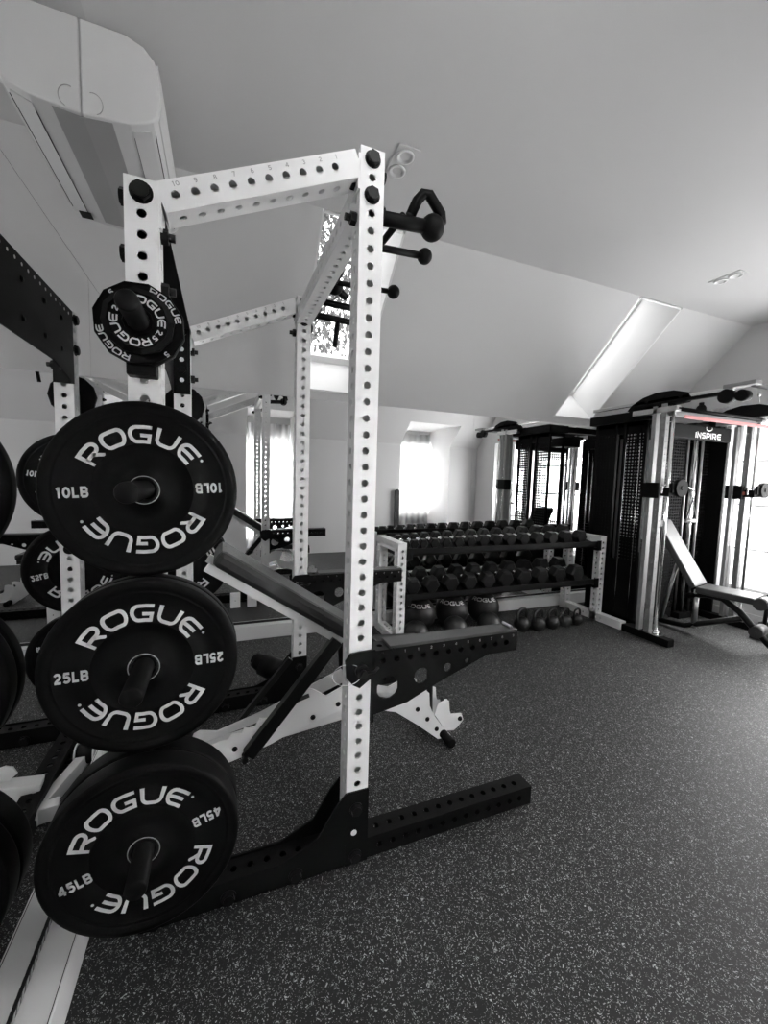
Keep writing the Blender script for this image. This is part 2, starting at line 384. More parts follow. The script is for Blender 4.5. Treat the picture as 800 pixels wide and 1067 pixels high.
struct('wall_front', b, PAINT)
def window(name, u0, u1, w0, w1, z0, z1, axis, cols=2, rows=4):
    """axis 'x': pane normal along x. frame, mullions and glass"""
    f = MB(); t = .05
    def bx(a0, a1, z0_, z1_, d=.03):
        if axis == 'x': f.box((u0+u1)/2-d, (u0+u1)/2+d, a0, a1, z0_, z1_)
        else: f.box(a0, a1, (w0+w1)/2-d, (w0+w1)/2+d, z0_, z1_)
    A0, A1 = (w0, w1) if axis == 'x' else (u0, u1)
    bx(A0, A0+t, z0, z1); bx(A1-t, A1, z0, z1); bx(A0+t, A1-t, z0, z0+t); bx(A0+t, A1-t, z1-t, z1)
    for i in range(1, cols): x = A0+(A1-A0)*i/cols; bx(x-.03, x+.03, z0+t, z1-t, .026)
    for i in range(1, rows): z = z0+(z1-z0)*i/rows; bx(A0+t, A1-t, z-.011, z+.011, .018)
    o = f.build(name, TRIM); o['kind'] = 'structure'
    g = MB()
    if axis == 'x': g.box((u0+u1)/2-.004, (u0+u1)/2+.004, A0+t, A1-t, z0+t, z1-t)
    else: g.box(A0+t, A1-t, (w0+w1)/2-.004, (w0+w1)/2+.004, z0+t, z1-t)
    g.build('pane', GLASS, o); return o
window('window_1', UR+.08, UR+.14, GW[0], GW[1], GW[2], GW[3], 'x', 2, 4)
window('window_2', OP[1][0], OP[1][1], WF-.98, WF-.90, .65, 2.05, 'y', 2, 3)
window('window_7', UR+.08, UR+.14, GW2[0], GW2[1], GW2[2], GW2[3], 'x', 2, 4)  # second gable window, added to bring in more light
# skylight shafts, frames and panes
for k, (a_, c_) in enumerate(SKY):
    f = MB(); D = .46
    P = lambda u, w, d: tuple(Vector((u, w, onback(w)))+NS*d)
    for (p, q, r_, s_) in (((a_, SW0), (a_, SW1), 0, 0), ((c_, SW0), (c_, SW1), 0, 0), ((a_, SW0), (c_, SW0), 0, 0), ((a_, SW1), (c_, SW1), 0, 0)):
        out = Vector((1, 0, 0)) if p[0] == q[0] == c_ else Vector((-1, 0, 0)) if p[0] == q[0] else Vector((0, -1, SL)).normalized() if p[1] == SW0 else Vector((0, 1, -SL)).normalized()
        v4 = [Vector(P(*p, 0)), Vector(P(*q, 0)), Vector(P(*q, D)), Vector(P(*p, D))]
        vs = [tuple(v) for v in v4]+[tuple(v+out*.014) for v in v4]
        f.add(vs, [(0, 1, 2, 3), (7, 6, 5, 4), (0, 4, 5, 1), (1, 5, 6, 2), (2, 6, 7, 3), (3, 7, 4, 0)])
    o = struct('window_%d' % (3+k), f, TRIM)
    f = MB()
    for t0, t1, e0, e1 in ((0, .05, 0, 1), (.95, 1, 0, 1), (.05, .95, 0, .05), (.05, .95, .95, 1)):
        v = []
        for d in (D-.05, D):
            for (x, y) in ((t0, e0), (t1, e0), (t1, e1), (t0, e1)):
                v.append(P(a_+(c_-a_)*x, SW0+(SW1-SW0)*y, d))
        f.add(v, [(0, 1, 2, 3), (7, 6, 5, 4), (0, 4, 5, 1), (1, 5, 6, 2), (2, 6, 7, 3), (3, 7, 4, 0)])
    f.build('window_frame', TRIM, o)
    f = MB(); v = []
    for d in (D-.03, D-.022):
        for (x, y) in ((.05, .05), (.95, .05), (.95, .95), (.05, .95)): v.append(P(a_+(c_-a_)*x, SW0+(SW1-SW0)*y, d))
    f.add(v, [(0, 1, 2, 3), (7, 6, 5, 4), (0, 4, 5, 1), (1, 5, 6, 2), (2, 6, 7, 3), (3, 7, 4, 0)]); f.build('pane', GLASS, o)
for k, (a_, c_) in enumerate(FS):  # frames of the added front skylights
    zf_ = lambda w: CZ-(CF-w)*slf
    b = MB()
    for x0, x1, y0, y1 in ((a_, a_+.05, F0, F1), (c_-.05, c_, F0, F1), (a_+.05, c_-.05, F0, F0+.05), (a_+.05, c_-.05, F1-.05, F1)):
        b.add([(x0, y0, zf_(y0)+.03), (x1, y0, zf_(y0)+.03), (x1, y1, zf_(y1)+.03), (x0, y1, zf_(y1)+.03), (x0, y0, zf_(y0)+.09), (x1, y0, zf_(y0)+.09), (x1, y1, zf_(y1)+.09), (x0, y1, zf_(y1)+.09)], [(0, 1, 2, 3), (7, 6, 5, 4), (0, 4, 5, 1), (1, 5, 6, 2), (2, 6, 7, 3), (3, 7, 4, 0)])
    struct('window_%d' % (5+k), b, TRIM)
window('window_8', OP[0][0], OP[0][1], WF-.60, WF-.52, .2, 2.06, 'y', 2, 5)
# ledges under the mirrors
b = MB(); b.box(ML-.008, -.352, WF-.0, WB, 0, .112, .003); struct('trim_1', b, TRIM)
b = MB(); b.box(-.352, UR, WB-.068, WB+.008, 0, .112, .004); struct('trim_2', b, TRIM)
b = MB(); b.box(UR-.018, UR, WF, GW[0], 0, .13); b.box(UR-.018, UR, GW[0], WB-.068, 0, .13, .003); struct('baseboard_right', b, TRIM)
# mirror panels
def mirror(name, pts, axis, at, label):
    b = MB(); b.prism(pts, at, at-(.004 if axis == 'x' else -.004), 'x' if axis == 'x' else 'y') ; o = b.build(name, MIRR); return tag(o, label, 'mirror', None)
G = .0007
def lm(w0, w1, z0, z1, label):
    pts = [(w0+G, z0+G), (w1-G, z0+G)]
    def top(w): return min(z1, CZ if CF <= w <= CB else CZ-(w-CB)*SL if w > CB else CZ-(CF-w)*slf)
    ws = sorted([w for w in {w0+G, w1-G, CB, CF, CB+(CZ-z1)/SL, DW} if w0+G <= w <= w1-G], reverse=True)
    pts += [(w, top(w)-G) for w in ws]
    mirror('wall_mirror', pts, 'x', ML, label)
lm(WF, 1.76, .130, 1.982, 'large lower left wall mirror pane behind the near weight plates')
lm(1.76, WB, .130, 1.982, 'lower left wall mirror pane reaching to the back corner')
lm(0.0, 3.33, 1.982, CZ, 'upper left wall mirror pane behind the air conditioner')
b = None
for x0, x1, lb in ((ML, 2.255, 'wide back wall mirror pane behind the white rack'), (2.255, UR, 'back wall mirror pane behind dumbbells and cable machine, right of seam')):
    mirror('wall_mirror', [(x0+G, .130), (x1-G, .130), (x1-G, KZ-.004), (x0+G, KZ-.004)], 'y', WB, lb)
# recessed ledge slot
b = MB(); b.box(ML-.006, ML+.004, WF, WB, .112, .130); b.box(-.3585, -.3565, WF+.01, WB-.07, .111, .1124); struct('trim_3', b, LINE)
b = MB()
for i in range(70): y = .75+i*.022; b.prism([(y, .113), (y+.011, .113), (y+.020, .129), (y+.009, .129)], ML+.0042, ML+.0052, 'x')
struct('trim_5', b, ACG)
b = MB(); b.box(ML, UR, WB-.004, WB+.006, .112, .130); struct('trim_4', b, LINE)
# curtains in the dormer and by the gable window
def curtain(name, u, w, z0, z1, width, axis, label):
    b = MB(); n = 60; vs = []
    for i in range(n+1):
        t = i/n; off = .018*math.sin(t*2*PI*7)+.006*math.sin(t*31)
        x, y = (u+off, w+(t-.5)*width) if axis == 'x' else (u+(t-.5)*width, w+off)
        for dd in (0, .003):
            X, Y = (x+dd, y) if axis == 'x' else (x, y+dd)
            vs += [(X, Y, z0), (X, Y, z1)]
    fs = []
    for i in range(n):
        k = i*4; fs += [(k, k+4, k+5, k+1), (k+2, k+3, k+7, k+6), (k+1, k+5, k+7, k+3), (k, k+2, k+6, k+4)]
    b.add(vs, fs, True); o = single(name, b, CURT, label, 'curtain'); return o
curtain('curtain', (OP[1][0]+OP[1][1])/2, WF-.80, .05, 2.25, OP[1][1]-OP[1][0]-.06, 'y', 'white sheer curtain drawn across the dormer window, seen in the back mirror')
curtain('curtain', (OP[0][0]+OP[0][1])/2, WF-.44, .05, 2.2, OP[0][1]-OP[0][0]-.04, 'y', 'added white sheer curtain softening the tall narrow window beside the white rack reflection')  # curtain added to diffuse the entry lamp
curtain('curtain', UR-.034, 2.68, .05, 2.12, .22, 'x', 'white curtain gathered at the gable window behind the cable machine')
for x in ():
    pass
b = MB(); pp = [(2.93, .0), (3.03, .0), (3.03, 1.08)]+[(2.98+.05*math.cos(a), 1.08+.05*math.sin(a)) for a in [PI*k/8 for k in range(1, 8)]]+[(2.93, 1.08)]
b.prism(pp, -.085, -.055, 'y'); single('exercise_board', b, VINYL, 'narrow dark round-topped board standing by the dormer, seen in the back mirror', 'board', org=(2.98, -.07, 0), bevel=.004)
# twin recessed spotlights
for (u, w, lb) in ((.82, 1.965, 'square twin recessed spotlight above the white rack'), (3.46, 1.99, 'square twin recessed spotlight far along the ceiling to the right')):
    t = thing('ceiling_light', (u, w, CZ), lb, 'ceiling light', 'twin recessed ceiling lights')
    b = MB(); b.box(u-.055, u+.055, w-.105, w+.105, CZ-.006, CZ, .002); b.build('trim_plate', CEIL, t)
    for s in (-1, 1):
        b = MB(); b.lathe([(.036, .0), (.043, .003), (.043, .009), (.034, .010), (.030, .003), (.012, -.0), (0, -.0)], (u, w+s*.05, CZ-.004), (0, 0, -1), 24); b.build('lamp_ring', TRIM, t)
# outlets on the back mirror
for u, lb in ((.095, 'white outlet plate low on the back mirror, left one of the pair'), (.222, 'white outlet plate low on the back mirror, right one of the pair')):
    t = thing('wall_outlet', (u, WB-.007, .315), lb, 'outlet', 'outlets low on the back mirror')
    b = MB(); b.box(u-.037, u+.037, WB-.016, WB-.007, .255, .375, .003); b.build('cover_plate', TRIM, t)
    b = MB()
    for dz in (-.024, .024):
        b.cyl((u, WB-.019, .315+dz), (u, WB-.0155, .315+dz), .015, n=16)
    b.build('socket', TRIM, t)
    b = MB(); b.cyl((u, WB-.021, .315), (u, WB-.0155, .315), .0035, n=8); b.build('screw', LINE, t)
# ================================================================ AIR CONDITIONER
t = thing('air_conditioner', (ML, 2.09, 2.49), 'white wall-mounted split air conditioner high on the left mirror', 'air conditioner')
prof = [(-.43, 2.787), (-.30, 2.787), (-.245, 2.768), (-.214, 2.735), (-.203, 2.69), (-.199, 2.64), (-.198, 2.60), (-.200, 2.575), (-.207, 2.553), (-.220, 2.538), (-.240, 2.526), (-.262, 2.517), (-.29, 2.508), (-.43, 2.495)]
b = MB(); b.prism(prof, 1.735, 2.45, 'y'); b.build('casing', ACW, t, bevel=.006)
prof2 = [(-.205, 2.74), (-.197, 2.70), (-.194, 2.60), (-.201, 2.555), (-.206, 2.555), (-.2005, 2.6), (-.204, 2.70), (-.212, 2.737)]
b = MB(); b.prism(prof2, 1.755, 2.43, 'y'); b.build('front_panel', ACW, t)
b = MB(); b.prism([(-.232, 2.529), (-.285, 2.509), (-.286, 2.5065), (-.230, 2.5265)], 1.77, 2.42, 'y'); b.build('air_vane', ACW, t)
b = MB(); b.prism([(-.345, 2.505), (-.43, 2.4965), (-.43, 2.4945), (-.345, 2.502)], 1.75, 2.42, 'y'); b.build('outlet_grille', ACG, t)
b = MB(); b.box(-.2875, -.286, 1.80, 2.42, 2.505, 2.509); b.box(-.221, -.2185, 1.80, 2.41, 2.536, 2.5435); b.build('seam_line', LINE, t)
b = MB(); b.path([(-.395+.027*math.cos(a), 1.733, 2.535+.033*math.sin(a)) for a in [math.radians(x) for x in range(-70, 120, 10)]], .0012, 6); b.build('knockout_mark', ACG, t)
b = MB(); b.box(-.30, -.255, 2.36, 2.41, 2.496, 2.5); b.build('indicator_window', LINE, t)
# ================================================================ POWER RACK
UFR, URR, WN, WFA = .422, -.185, 1.269, 2.364
T = .0762; h = T/2; ZT = 2.285; ZR = 2.045
rack = thing('power_rack', ((UFR+URR)/2, (WN+WFA)/2, 0), 'white perforated steel power rack with black base, largest frame in the room', 'power rack')
ZH0 = .949+HC      # top hole height of the front uprights
s0 = (ZH0-.10) % HP
for (u, w, top) in ((UFR, WN, ZT+.012), (UFR, WFA, ZT+.012), (URR, WN, ZR), (URR, WFA, ZR)):
    b = MB(); z0 = .077; st = (ZH0-z0) % HP
    perf(b, Matrix.Translation((u, w, z0)), top-z0, T, T, .0116, st if st > .02 else st+HP)
    plab(b.build('upright', WHITE, rack), 'white upright punched with holes')
# side beams (slanting down to the rear)
for w, sgn in ((WN, -1), (WFA, -1)):
    p0, p1 = (URR+h+.002, w, 2.009), (UFR-h-.002, w, 2.247)
    M, L = frame(p0, p1, (0, 1, 0))
    b = MB(); zs = perf(b, M, L, .074, .0762-.002, .0108, .040, 'xy')
    sb = plab(b.build('side_beam', WHITE, rack), 'white slanting top side beam with stamped numbers')
    b = MB()
    for i, z in enumerate(zs[:10]):
        # local x axis of M points across the beam in the u-z plane
        c0 = M @ Vector((0, 0, z)); ax = (M.to_3x3() @ Vector((0, 0, 1))); up = Vector((-ax.z, 0, ax.x))
        up = up if up.z > 0 else -up
        base = c0+up*.024+ax*.012
        b = MB(); text(b, str(10-i), .012, lambda x, y: tuple(base+ax*x+up*y+Vector((0, -.0385, 0))), .16); b.build('stamped_number', DINK, sb)
    for q, (u, z) in enumerate(((URR+h, 1.985), (UFR-h, 2.225))):
        b = MB()
        sx = 1 if q == 0 else -1
        b.prism([(u, z-.05), (u+sx*.006, z-.05), (u+sx*.006, z+.05), (u, z+.05)], w-h+.001, w+h-.001, 'y'); b.build('end_flange', WHITE, rack)
# front top crossmember
b = MB(); zc = 2.19
M, L = frame((UFR, WN+h, zc), (UFR, WFA-h, zc), (0, 0, 1)); perf(b, M, L, T, T, .0108, .04); plab(b.build('crossmember', WHITE, rack), 'white top crossmember between the front uprights')
# rear nameplate crossmember
b = MB(); yy0, yy1 = WN+h, WFA-h
def nz(t): # lower edge
    e = min(t, 1-t)
    return 1.712+.048*min(1, max(0, (e-.05)/.2))**.6
pts = [(yy0, 2.035), (yy0, 1.712)]+[(yy0+(yy1-yy0)*i/24, nz(i/24)) for i in range(1, 24)]+[(yy1, 1.712), (yy1, 2.035)]
b.prism(pts, URR-h-.004, URR-h+.001, 'x'); b.box(URR-h, URR+h, yy0, yy1, 2.03, 2.035)
b.box(URR-h, URR+h, yy0, yy0+.005, 1.712, 2.03); b.box(URR-h, URR+h, yy1-.005, yy1, 1.712, 2.03)
npc = plab(b.build('nameplate_crossmember', BLACK, rack), 'black wide rear crossmember with arched lower edge')
for i in range(20):
    y = yy0+.05+i*HP
    if y < yy1-.03: b = MB(); b.cyl((URR-h-.0048, y, 2.010), (URR-h-.0038, y, 2.010), .006, n=10); b.build('rim_hole', TRIM, npc)
for y in (1.45, 1.62, 1.81, 2.0, 2.18):
    for z in (1.96, 1.83): bolt(rack, (URR-h-.004, y, z), (-1, 0, 0), .009, .004)
# side plates of the nameplate on the far upright
for w in (WFA-h-.006,):
    b = MB(); b.box(URR-.028, URR+.028, w, w+.006, 1.712, 2.03, .002); gp_ = b.build('gusset_plate', BLACK, rack)
b = MB()
for z in (1.78, 1.83, 1.88, 1.93, 1.98): b.cyl((URR, WFA-h-.0068, z), (URR, WFA-h-.0058, z), .011, n=14)
b.build('gusset_holes', WHITE, gp_)
# rear base crossmember
b = MB(); M, L = frame((URR, WN+h, .04), (URR, WFA-h, .04), (0, 0, 1)); perf(b, M, L, T, T, .0108, .04); plab(b.build('base_crossmember', BLACK, rack), 'black floor crossmember at the rear')
# base rails, front feet, gussets
gus = [(.382, .262), (.462, .262), (.462, .005), (-.225, .005), (-.225, .082), (.05, .082), (.177, .083), (.288, .130), (.348, .225)]
for w, face in ((WN, -1), (WFA, 1)):
    b = MB(); M, L = frame((URR-h, w, .038), (UFR+h, w, .038), (0, 0, 1)); perf(b, M, L, T, T-.002, .0108, .05); plab(b.build('base_rail', BLACK, rack), 'black base rail along the floor')
    b = MB(); M, L = frame((UFR+h, w, .038), (1.178, w, .038), (0, 0, 1)); perf(b, M, L, T, T-.002, .0108, .05); plab(b.build('front_foot', BLACK, rack), 'black stabiliser foot reaching forward on the floor')
    for sd in (-1, 1):
        y = w+sd*h; y0, y1 = (y-.006, y) if sd < 0 else (y, y+.006)
        b = MB(); b.prism(gus, y0, y1, 'y'); b.build('base_gusset', BLACK, rack)
    y = w-h-.006
    for (u, z) in ((.418, .200), (.418, .030), (.217, .030), (.014, .030), (-.185, .03)): bolt(rack, (u, y, z), (0, -1, 0), .0195, .013)
    b = MB(); b.cyl((.412, y-.0008, .116), (.412, y+.001, .116), .0105, n=16); b.build('gusset_hole', WHITE, rack)
    b = MB(); b.box(UFR-h-.002, UFR+h+.002, w-h-.0065, w+h+.0065, .002, .08); b.build('upright_shoe', BLACK, rack)
# bolts on the near front upright, near rear upright, and the far ones
for w in (WN, WFA):
    for i in (0, 2):
        bolt(rack, (UFR, w-h, ZH0-i*HP), (0, -1, 0)); bolt(rack, (UFR+h, w, ZH0-(i+.35)*HP), (1, 0, 0)); nut(rack, (UFR-h, w, ZH0-(i+1.1)*HP), (-1, 0, 0))
        z = .693+HC-i*1.35*HP
        bolt(rack, (URR-h, w, z), (-1, 0, 0)); nut(rack, (URR+h, w, z-1.3*HP-.01), (1, 0, 0))
    bolt(rack, (URR, w-h, .693+HC), (0, -1, 0), .023)
for i in (2, 17.6, 19.9): bolt(rack, (URR, WFA-h, .693+HC-.08-i*HP*.98), (0, -1, 0), .020)
# holes are real; storage pegs
ZP = [(1.675, 'peg_small'), (1.272, ''), (.826, ''), (.373, '')]
for w, sgn in ((WN, -1), (WFA, 1)):
    for z, _ in ZP:
        b = MB(); y0 = w+sgn*h; LP = .205 if z > 1.6 else .25
        b.lathe([(0, 0), (.033, 0), (.033, .006), (.0235, .0065), (.0235, LP-.006), (.021, LP-.0005), (0, LP)], (URR, y0, z), (0, sgn, 0), 28); b.build('storage_peg', PEG, rack)
    b = MB(); y0 = w+sgn*h; ya, yb = sorted((y0, y0+sgn*.045))
    b.box(URR-.033, URR+.033, ya, yb, 1.555, 1.68, .004); b.build('peg_mount', PEG, rack)
# pull-up grips on the front crossmember
def grip(w, u1, r, rb, z=zc+.1, handle=False):
    b = MB(); b.cyl((UFR+h-.002, w, z-.02), (u1, w, z), r, n=16); b.sphere((u1, w, z), rb, 20, 14); b.box(UFR+h, UFR+h+.008, w-.05, w+.05, zc-h, z+.03, .002); b.build('globe_grip', BLACK, rack)
grip(1.42, .725, .024, .045, z=2.245); grip(1.75, .86, .015, .034, z=2.33); grip(2.20, .895, .013, .036, z=2.36)
b = MB(); b.path([(.635, 1.42, 2.265), (.655, 1.41, 2.315), (.675, 1.405, 2.34), (.70, 1.405, 2.345), (.76, 1.42, 2.30), (.765, 1.42, 2.28), (.74, 1.42, 2.265)], .0185, 12); b.build('loop_grip', BLACK, rack)
b = MB(); b.path([(.62, 1.45, 2.28), (.60, 1.60, 2.26), (.57, 1.74, 2.29)], .013, 12); b.build('link_bar', BLACK, rack)
b = MB(); b.sphere((.585, 2.30, 2.37), .045, 18, 12); b.cyl((.585, 2.30, 2.37), (.66, 2.34, 2.34), .02); b.build('globe_grip', BLACK, rack)
for z, w in ((2.30, 2.35), (2.22, 2.35)):
    b = MB(); b.cyl((UFR+.02, w, z), (.78, w, z-.01), .018); b.build('grip_bar', BLACK, rack)
b = MB(); b.cyl((.62, 2.35, 2.22), (.60, 2.34, 2.06), .014); b.build('hanging_grip', BLACK, rack)
# ================================================================ SPOTTER ARMS
def spotter(w, label, full=True):
    t = thing('spotter_arm', (UFR, w, .70), label, 'spotter arm', 'black spotter arms on the front uprights')
    y0, y1 = w-h, w+h; u0, u1 = .468, 1.062
    M, L = frame((u0, w, .705), (u1, w, .705), (0, 0, 1)); b = MB(); perf(b, M, L, T, .074, .0108, .035); at_ = b.build('arm_tube', BLACK, t)
    b = MB(); b.box(u0+.06, u1, y0+.001, y1-.001, .742, .752, .002); b.build('top_liner', UHMW, at_)
    b = MB()
    text_y = y0-.0008
    for i in range(10):
        cx = u0+.1+i*HP; b = MB(); text(b, str(i % 10 if i % 10 else 1), .010, lambda x, y: (cx+.016+x, text_y, .729+y), .15); b.build('stamped_number', DINK, at_)
    # gusset web with round openings, built as strips around holes
    b = MB(); holes = [(.524, .606, .040), (.652, .628, .029), (.757, .643, .016), (.839, .656, .009)]
    outer = [(.458, .668), (.458, .515), (.60, .540), (.72, .592), (.93, .668)]
    bm = bmesh.new()
    import mathutils
    nseg = 24
    pts2 = [Vector(p) for p in outer]; edges = [(i, (i+1) % 5) for i in range(5)]
    for (cx, cz, cr) in holes:
        n0 = len(pts2); pts2 += [Vector((cx+cr*math.cos(2*PI*k/nseg), cz+cr*math.sin(2*PI*k/nseg))) for k in range(nseg)]
        edges += [(n0+k, n0+(k+1) % nseg) for k in range(nseg)]
    res = mathutils.geometry.delaunay_2d_cdt(pts2, edges, [], 0, 1e-6)
    vv, _, ff = res[0], res[1], res[2]
    keep = []
    for f in ff:
        c = sum((vv[i] for i in f), Vector((0, 0)))/len(f)
        if any((c-Vector((x, z))).length < r_*.97 for x, z, r_ in holes): continue
        # inside outer polygon
        ins = False
        for i in range(5):
            (x1, y1_), (x2, y2_) = outer[i], outer[(i+1) % 5]
            if (y1_ > c.y) != (y2_ > c.y) and c.x < (x2-x1)*(c.y-y1_)/(y2_-y1_)+x1: ins = not ins
        if ins: keep.append(f)
    for yy in (w-.036,):
        nv = len(vv); vs = [(v.x, yy, v.y) for v in vv]+[(v.x, yy+.006, v.y) for v in vv]
        from collections import Counter
        ec = Counter()
        for f in keep:
            for i in range(len(f)): ec[tuple(sorted((f[i], f[(i+1) % len(f)])))] += 1
        fs = [tuple(f) for f in keep]+[tuple(i+nv for i in reversed(f)) for f in keep]+[(a, c, c+nv, a+nv) for (a, c), k in ec.items() if k == 1]
        b.add(vs, fs)
    b.build('web_plate', BLACK, t)
    # bracket hugging the upright
    b = MB(); out = [(.385, .748), (.468, .752), (.468, .650), (.452, .652), (.418, .628), (.394, .642), (.373, .668), (.368, .725)]
    for (ya, yb) in ((y0-.012, y0-.003), (y1+.003, y1+.012)): b.prism(out, ya, yb, 'y')
    b.box(.462, .470, y0-.012, y1+.012, .50, .752); b.build('bracket', BLACK, t)
    b = MB(); b.cyl((UFR, y0-.012, .689), (UFR, y0-.030, .689), .022, n=20); b.cyl((UFR, y0-.03, .689), (UFR, y0-.05, .689), .011, n=14)
    b.path([(UFR+.01, y0-.045, .695), (UFR+.03, y0-.055, .70), (UFR+.045, y0-.05, .71)], .005, 8); b.build('lock_pin', BOLT, t)
    b = MB(); n = 24
    b.path([(UFR-.02+.045*math.cos(a)*1.1-.03, y0-.02+.01*math.sin(a), .684+.030*math.sin(a)) for a in [2*PI*k/n for k in range(n)]], .0012, 6, True); b.build('lanyard', STEEL, t)
    for (u, z) in ((.54, .745), (.50, .735)): bolt(t, (u, y0-.0, z-.005), (0, -1, 0), .005, .004)
    b = MB(); b.cyl((u1-.02, y0+.015, .757), (u1-.02, y1-.01, .757), .006); b.build('end_pin', STEEL, t)
spotter(WN, 'black spotter arm clamped to the near front upright, longest in view')
spotter(WFA, 'black spotter arm clamped to the far front upright, in front of the dumbbell rack')
# ================================================================ WEIGHT PLATES
def plate_mesh(R, th, w_front, sgn):
    """front face at w_front, pointing towards sgn (−1 camera)"""
    ins = .004 if th < .05 else .007
    rim = R-.022
    half = [(.0254, .004), (.034, .004), (.034, .0015), (.037, .0015), (.037, ins), (.112, ins), (.114, ins-.0022), (.116, ins-.0022), (.118, ins), (R*.855, ins), (R*.862, ins-.0012), (R*.87, ins), (rim-.002, ins-.001), (rim+.004, .0), (R-.006, 0), (R-.001, .004)]
    prof = half+[(R, .009)]+[(R, th-.009)]+[(r_, th-t_) for r_, t_ in reversed(half)]+[(.0254, .004)]
    b = MB(); b.lathe(prof, (URR, w_front, 0), (0, -sgn, 0), 72); return b, ins
def bumper(loc_z, w_front, th, wt, sgn, rot, label, group, R=.2235):
    """sgn=-1: lettering faces the camera side (-w)"""
    t = thing('weight_plate', (URR, w_front-sgn*th/2, loc_z), label, 'weight plate', group)
    b, ins = plate_mesh(R, th, w_front, sgn)
    for i, v in enumerate(b.v): b.v[i] = (v[0], v[1], v[2]+loc_z)
    disc = b.build('rubber_disc', RUBBER, t)
    sg = sgn
    for face in (0, 1):
        y = w_front+sgn*.0006-sgn*ins if face == 0 else w_front-sgn*th-sgn*.0006+sgn*ins
        fx = (1 if (sgn < 0) == (face == 0) else -1)       # x direction as read by the viewer of that face
        y = (w_front-sgn*ins+sgn*.0006) if face == 0 else (w_front-sgn*(th-ins)-sgn*.0006)
        for k in (0, PI):
            r1 = math.radians(rot)+k
            def pol(x, yy, rm=R*.63):
                a = PI/2-x/rm+r1; rad = rm+yy
                return (URR+fx*rad*math.cos(a), y, loc_z+rad*math.sin(a))
            b = MB(); text(b, 'ROGUE', R*.20, lambda x, yy: pol(x*.98, yy), .20, .15)
            a = math.radians(38)
            dt = [(0, R*.74, R*.016)]
            ca = PI/2-R*.20*3.35/(R*.615)+r1; cc = (URR+fx*R*.70*math.cos(ca), loc_z+R*.70*math.sin(ca))
            b.add([(cc[0]+R*.016*math.cos(q), y, cc[1]+R*.016*math.sin(q)) for q in [2*PI*j/10 for j in range(10)]], [tuple(range(10))])
            b.build('lettering', INK, disc); b = MB()
            def side(x, yy):
                X = -R*.68+x*.74; Y = yy
                X, Y = X*math.cos(r1)-Y*math.sin(r1), X*math.sin(r1)+Y*math.cos(r1)
                return (URR+fx*X, y, loc_z+Y)
            text(b, wt+'LB', R*.118, side, .24, .14); b.build('weight_marking', INK, disc)
    for yf, dsg in ((w_front, sgn), (w_front-sgn*th, -sgn)):
        b = MB(); b.lathe([(.0252, -.003), (.0265, 0.0005), (.0335, .0005), (.034, -.003)], (URR, yf-dsg*.003, loc_z), (0, dsg, 0), 40)
        b.build('hub_ring', BLACKS, disc)
        b = MB(); b.lathe([(.0343, 0), (.0355, .0008), (.0367, 0)], (URR, yf-dsg*.0015, loc_z), (0, dsg, 0), 40)
        b.build('hub_rim', DINK, disc)
    return t
gpn = 'plates on the near rear upright'; gpf = 'plates on the far rear upright'
def zc_(z): return z-.0018
bumper(ZP[1][0]-.002, 1.190, .036, '10', -1, 3, '10 pound black bumper plate, near upright, top large plate', None)
bumper(ZP[2][0]-.002, 1.140, .046, '25', -1, 1, '25 pound black bumper plate, near upright, outermost on middle peg', None)
bumper(ZP[2][0]-.002, 1.190, .040, '25', -1, 40, '25 pound black bumper plate, near upright, hidden behind the outer middle one', None)
bumper(ZP[3][0]-.002, 1.090, .066, '45', -1, 17, '45 pound black bumper plate, near upright, outermost on lowest peg', None)
bumper(ZP[3][0]-.002, 1.160, .066, '45', -1, -30, '45 pound black bumper plate, near upright, inner one on lowest peg', None)
fo = WFA+h
bumper(ZP[1][0]-.002, fo+.044, .036, '10', 1, 8, '10 pound black bumper plate behind the far rear upright, top large plate', None)
bumper(ZP[2][0]-.002, fo+.05, .040, '25', 1, -12, '25 pound black bumper plate behind the far rear upright, middle peg', None)
bumper(ZP[3][0]-.002, fo+.075, .066, '45', 1, 20, '45 pound black bumper plate behind the far rear upright, lowest peg', None)
def change(R, w_front, th, sgn, rot, z, label):
    t = thing('change_plate', (URR, w_front, z), label, 'weight plate', None)
    k_ = .80 if R < .09 else .95
    b = MB(); prof = [(.0254, .002), (.032, .001), (.034, .004), (R*k_, .004), (R*(k_+.03), .0), (R*(k_+.035), .0), (R, .007), (R, th-.004), (R-.006, th), (.0254, th), (.0254, .002)]
    b.lathe(prof, (URR, w_front, z), (0, -sgn, 0), 12, smooth=False, ph=math.radians(rot)); disc = b.build('iron_disc', RUBBER, t)
    fx = 1 if sgn < 0 else -1; rm = .0505 if R < .09 else .0865
    for k in (0, PI):
        r1 = math.radians(rot)+k
        def pol(x, yy, off=PI/2):
            a = off-x/rm+r1; rad = rm+yy; return (URR+fx*rad*math.cos(a), w_front-sgn*.0032, z+rad*math.sin(a))
        b = MB(); text(b, 'ROGUE', .0175 if R < .09 else .015, pol, .22, .14); b.build('lettering', INK, disc)
        b = MB(); text(b, '2.5' if R < .09 else '5', .013, lambda x, yy: pol(x, yy, 0), .22, .12); b.build('weight_marking', INK, disc)
change(.078, 1.150, .022, -1, -35, ZP[0][0], 'small faceted 2.5 pound change plate on the top near peg, outer one')
change(.100, 1.175, .024, -1, -48, ZP[0][0], 'small faceted 5 pound change plate on the top near peg, inner one')
change(.082, fo+.085, .022, 1, 30, ZP[0][0], 'small faceted 2.5 pound change plate on the top far peg, outer one')
change(.100, fo+.060, .024, 1, 60, ZP[0][0], 'small faceted 5 pound change plate on the top far peg, inner one')
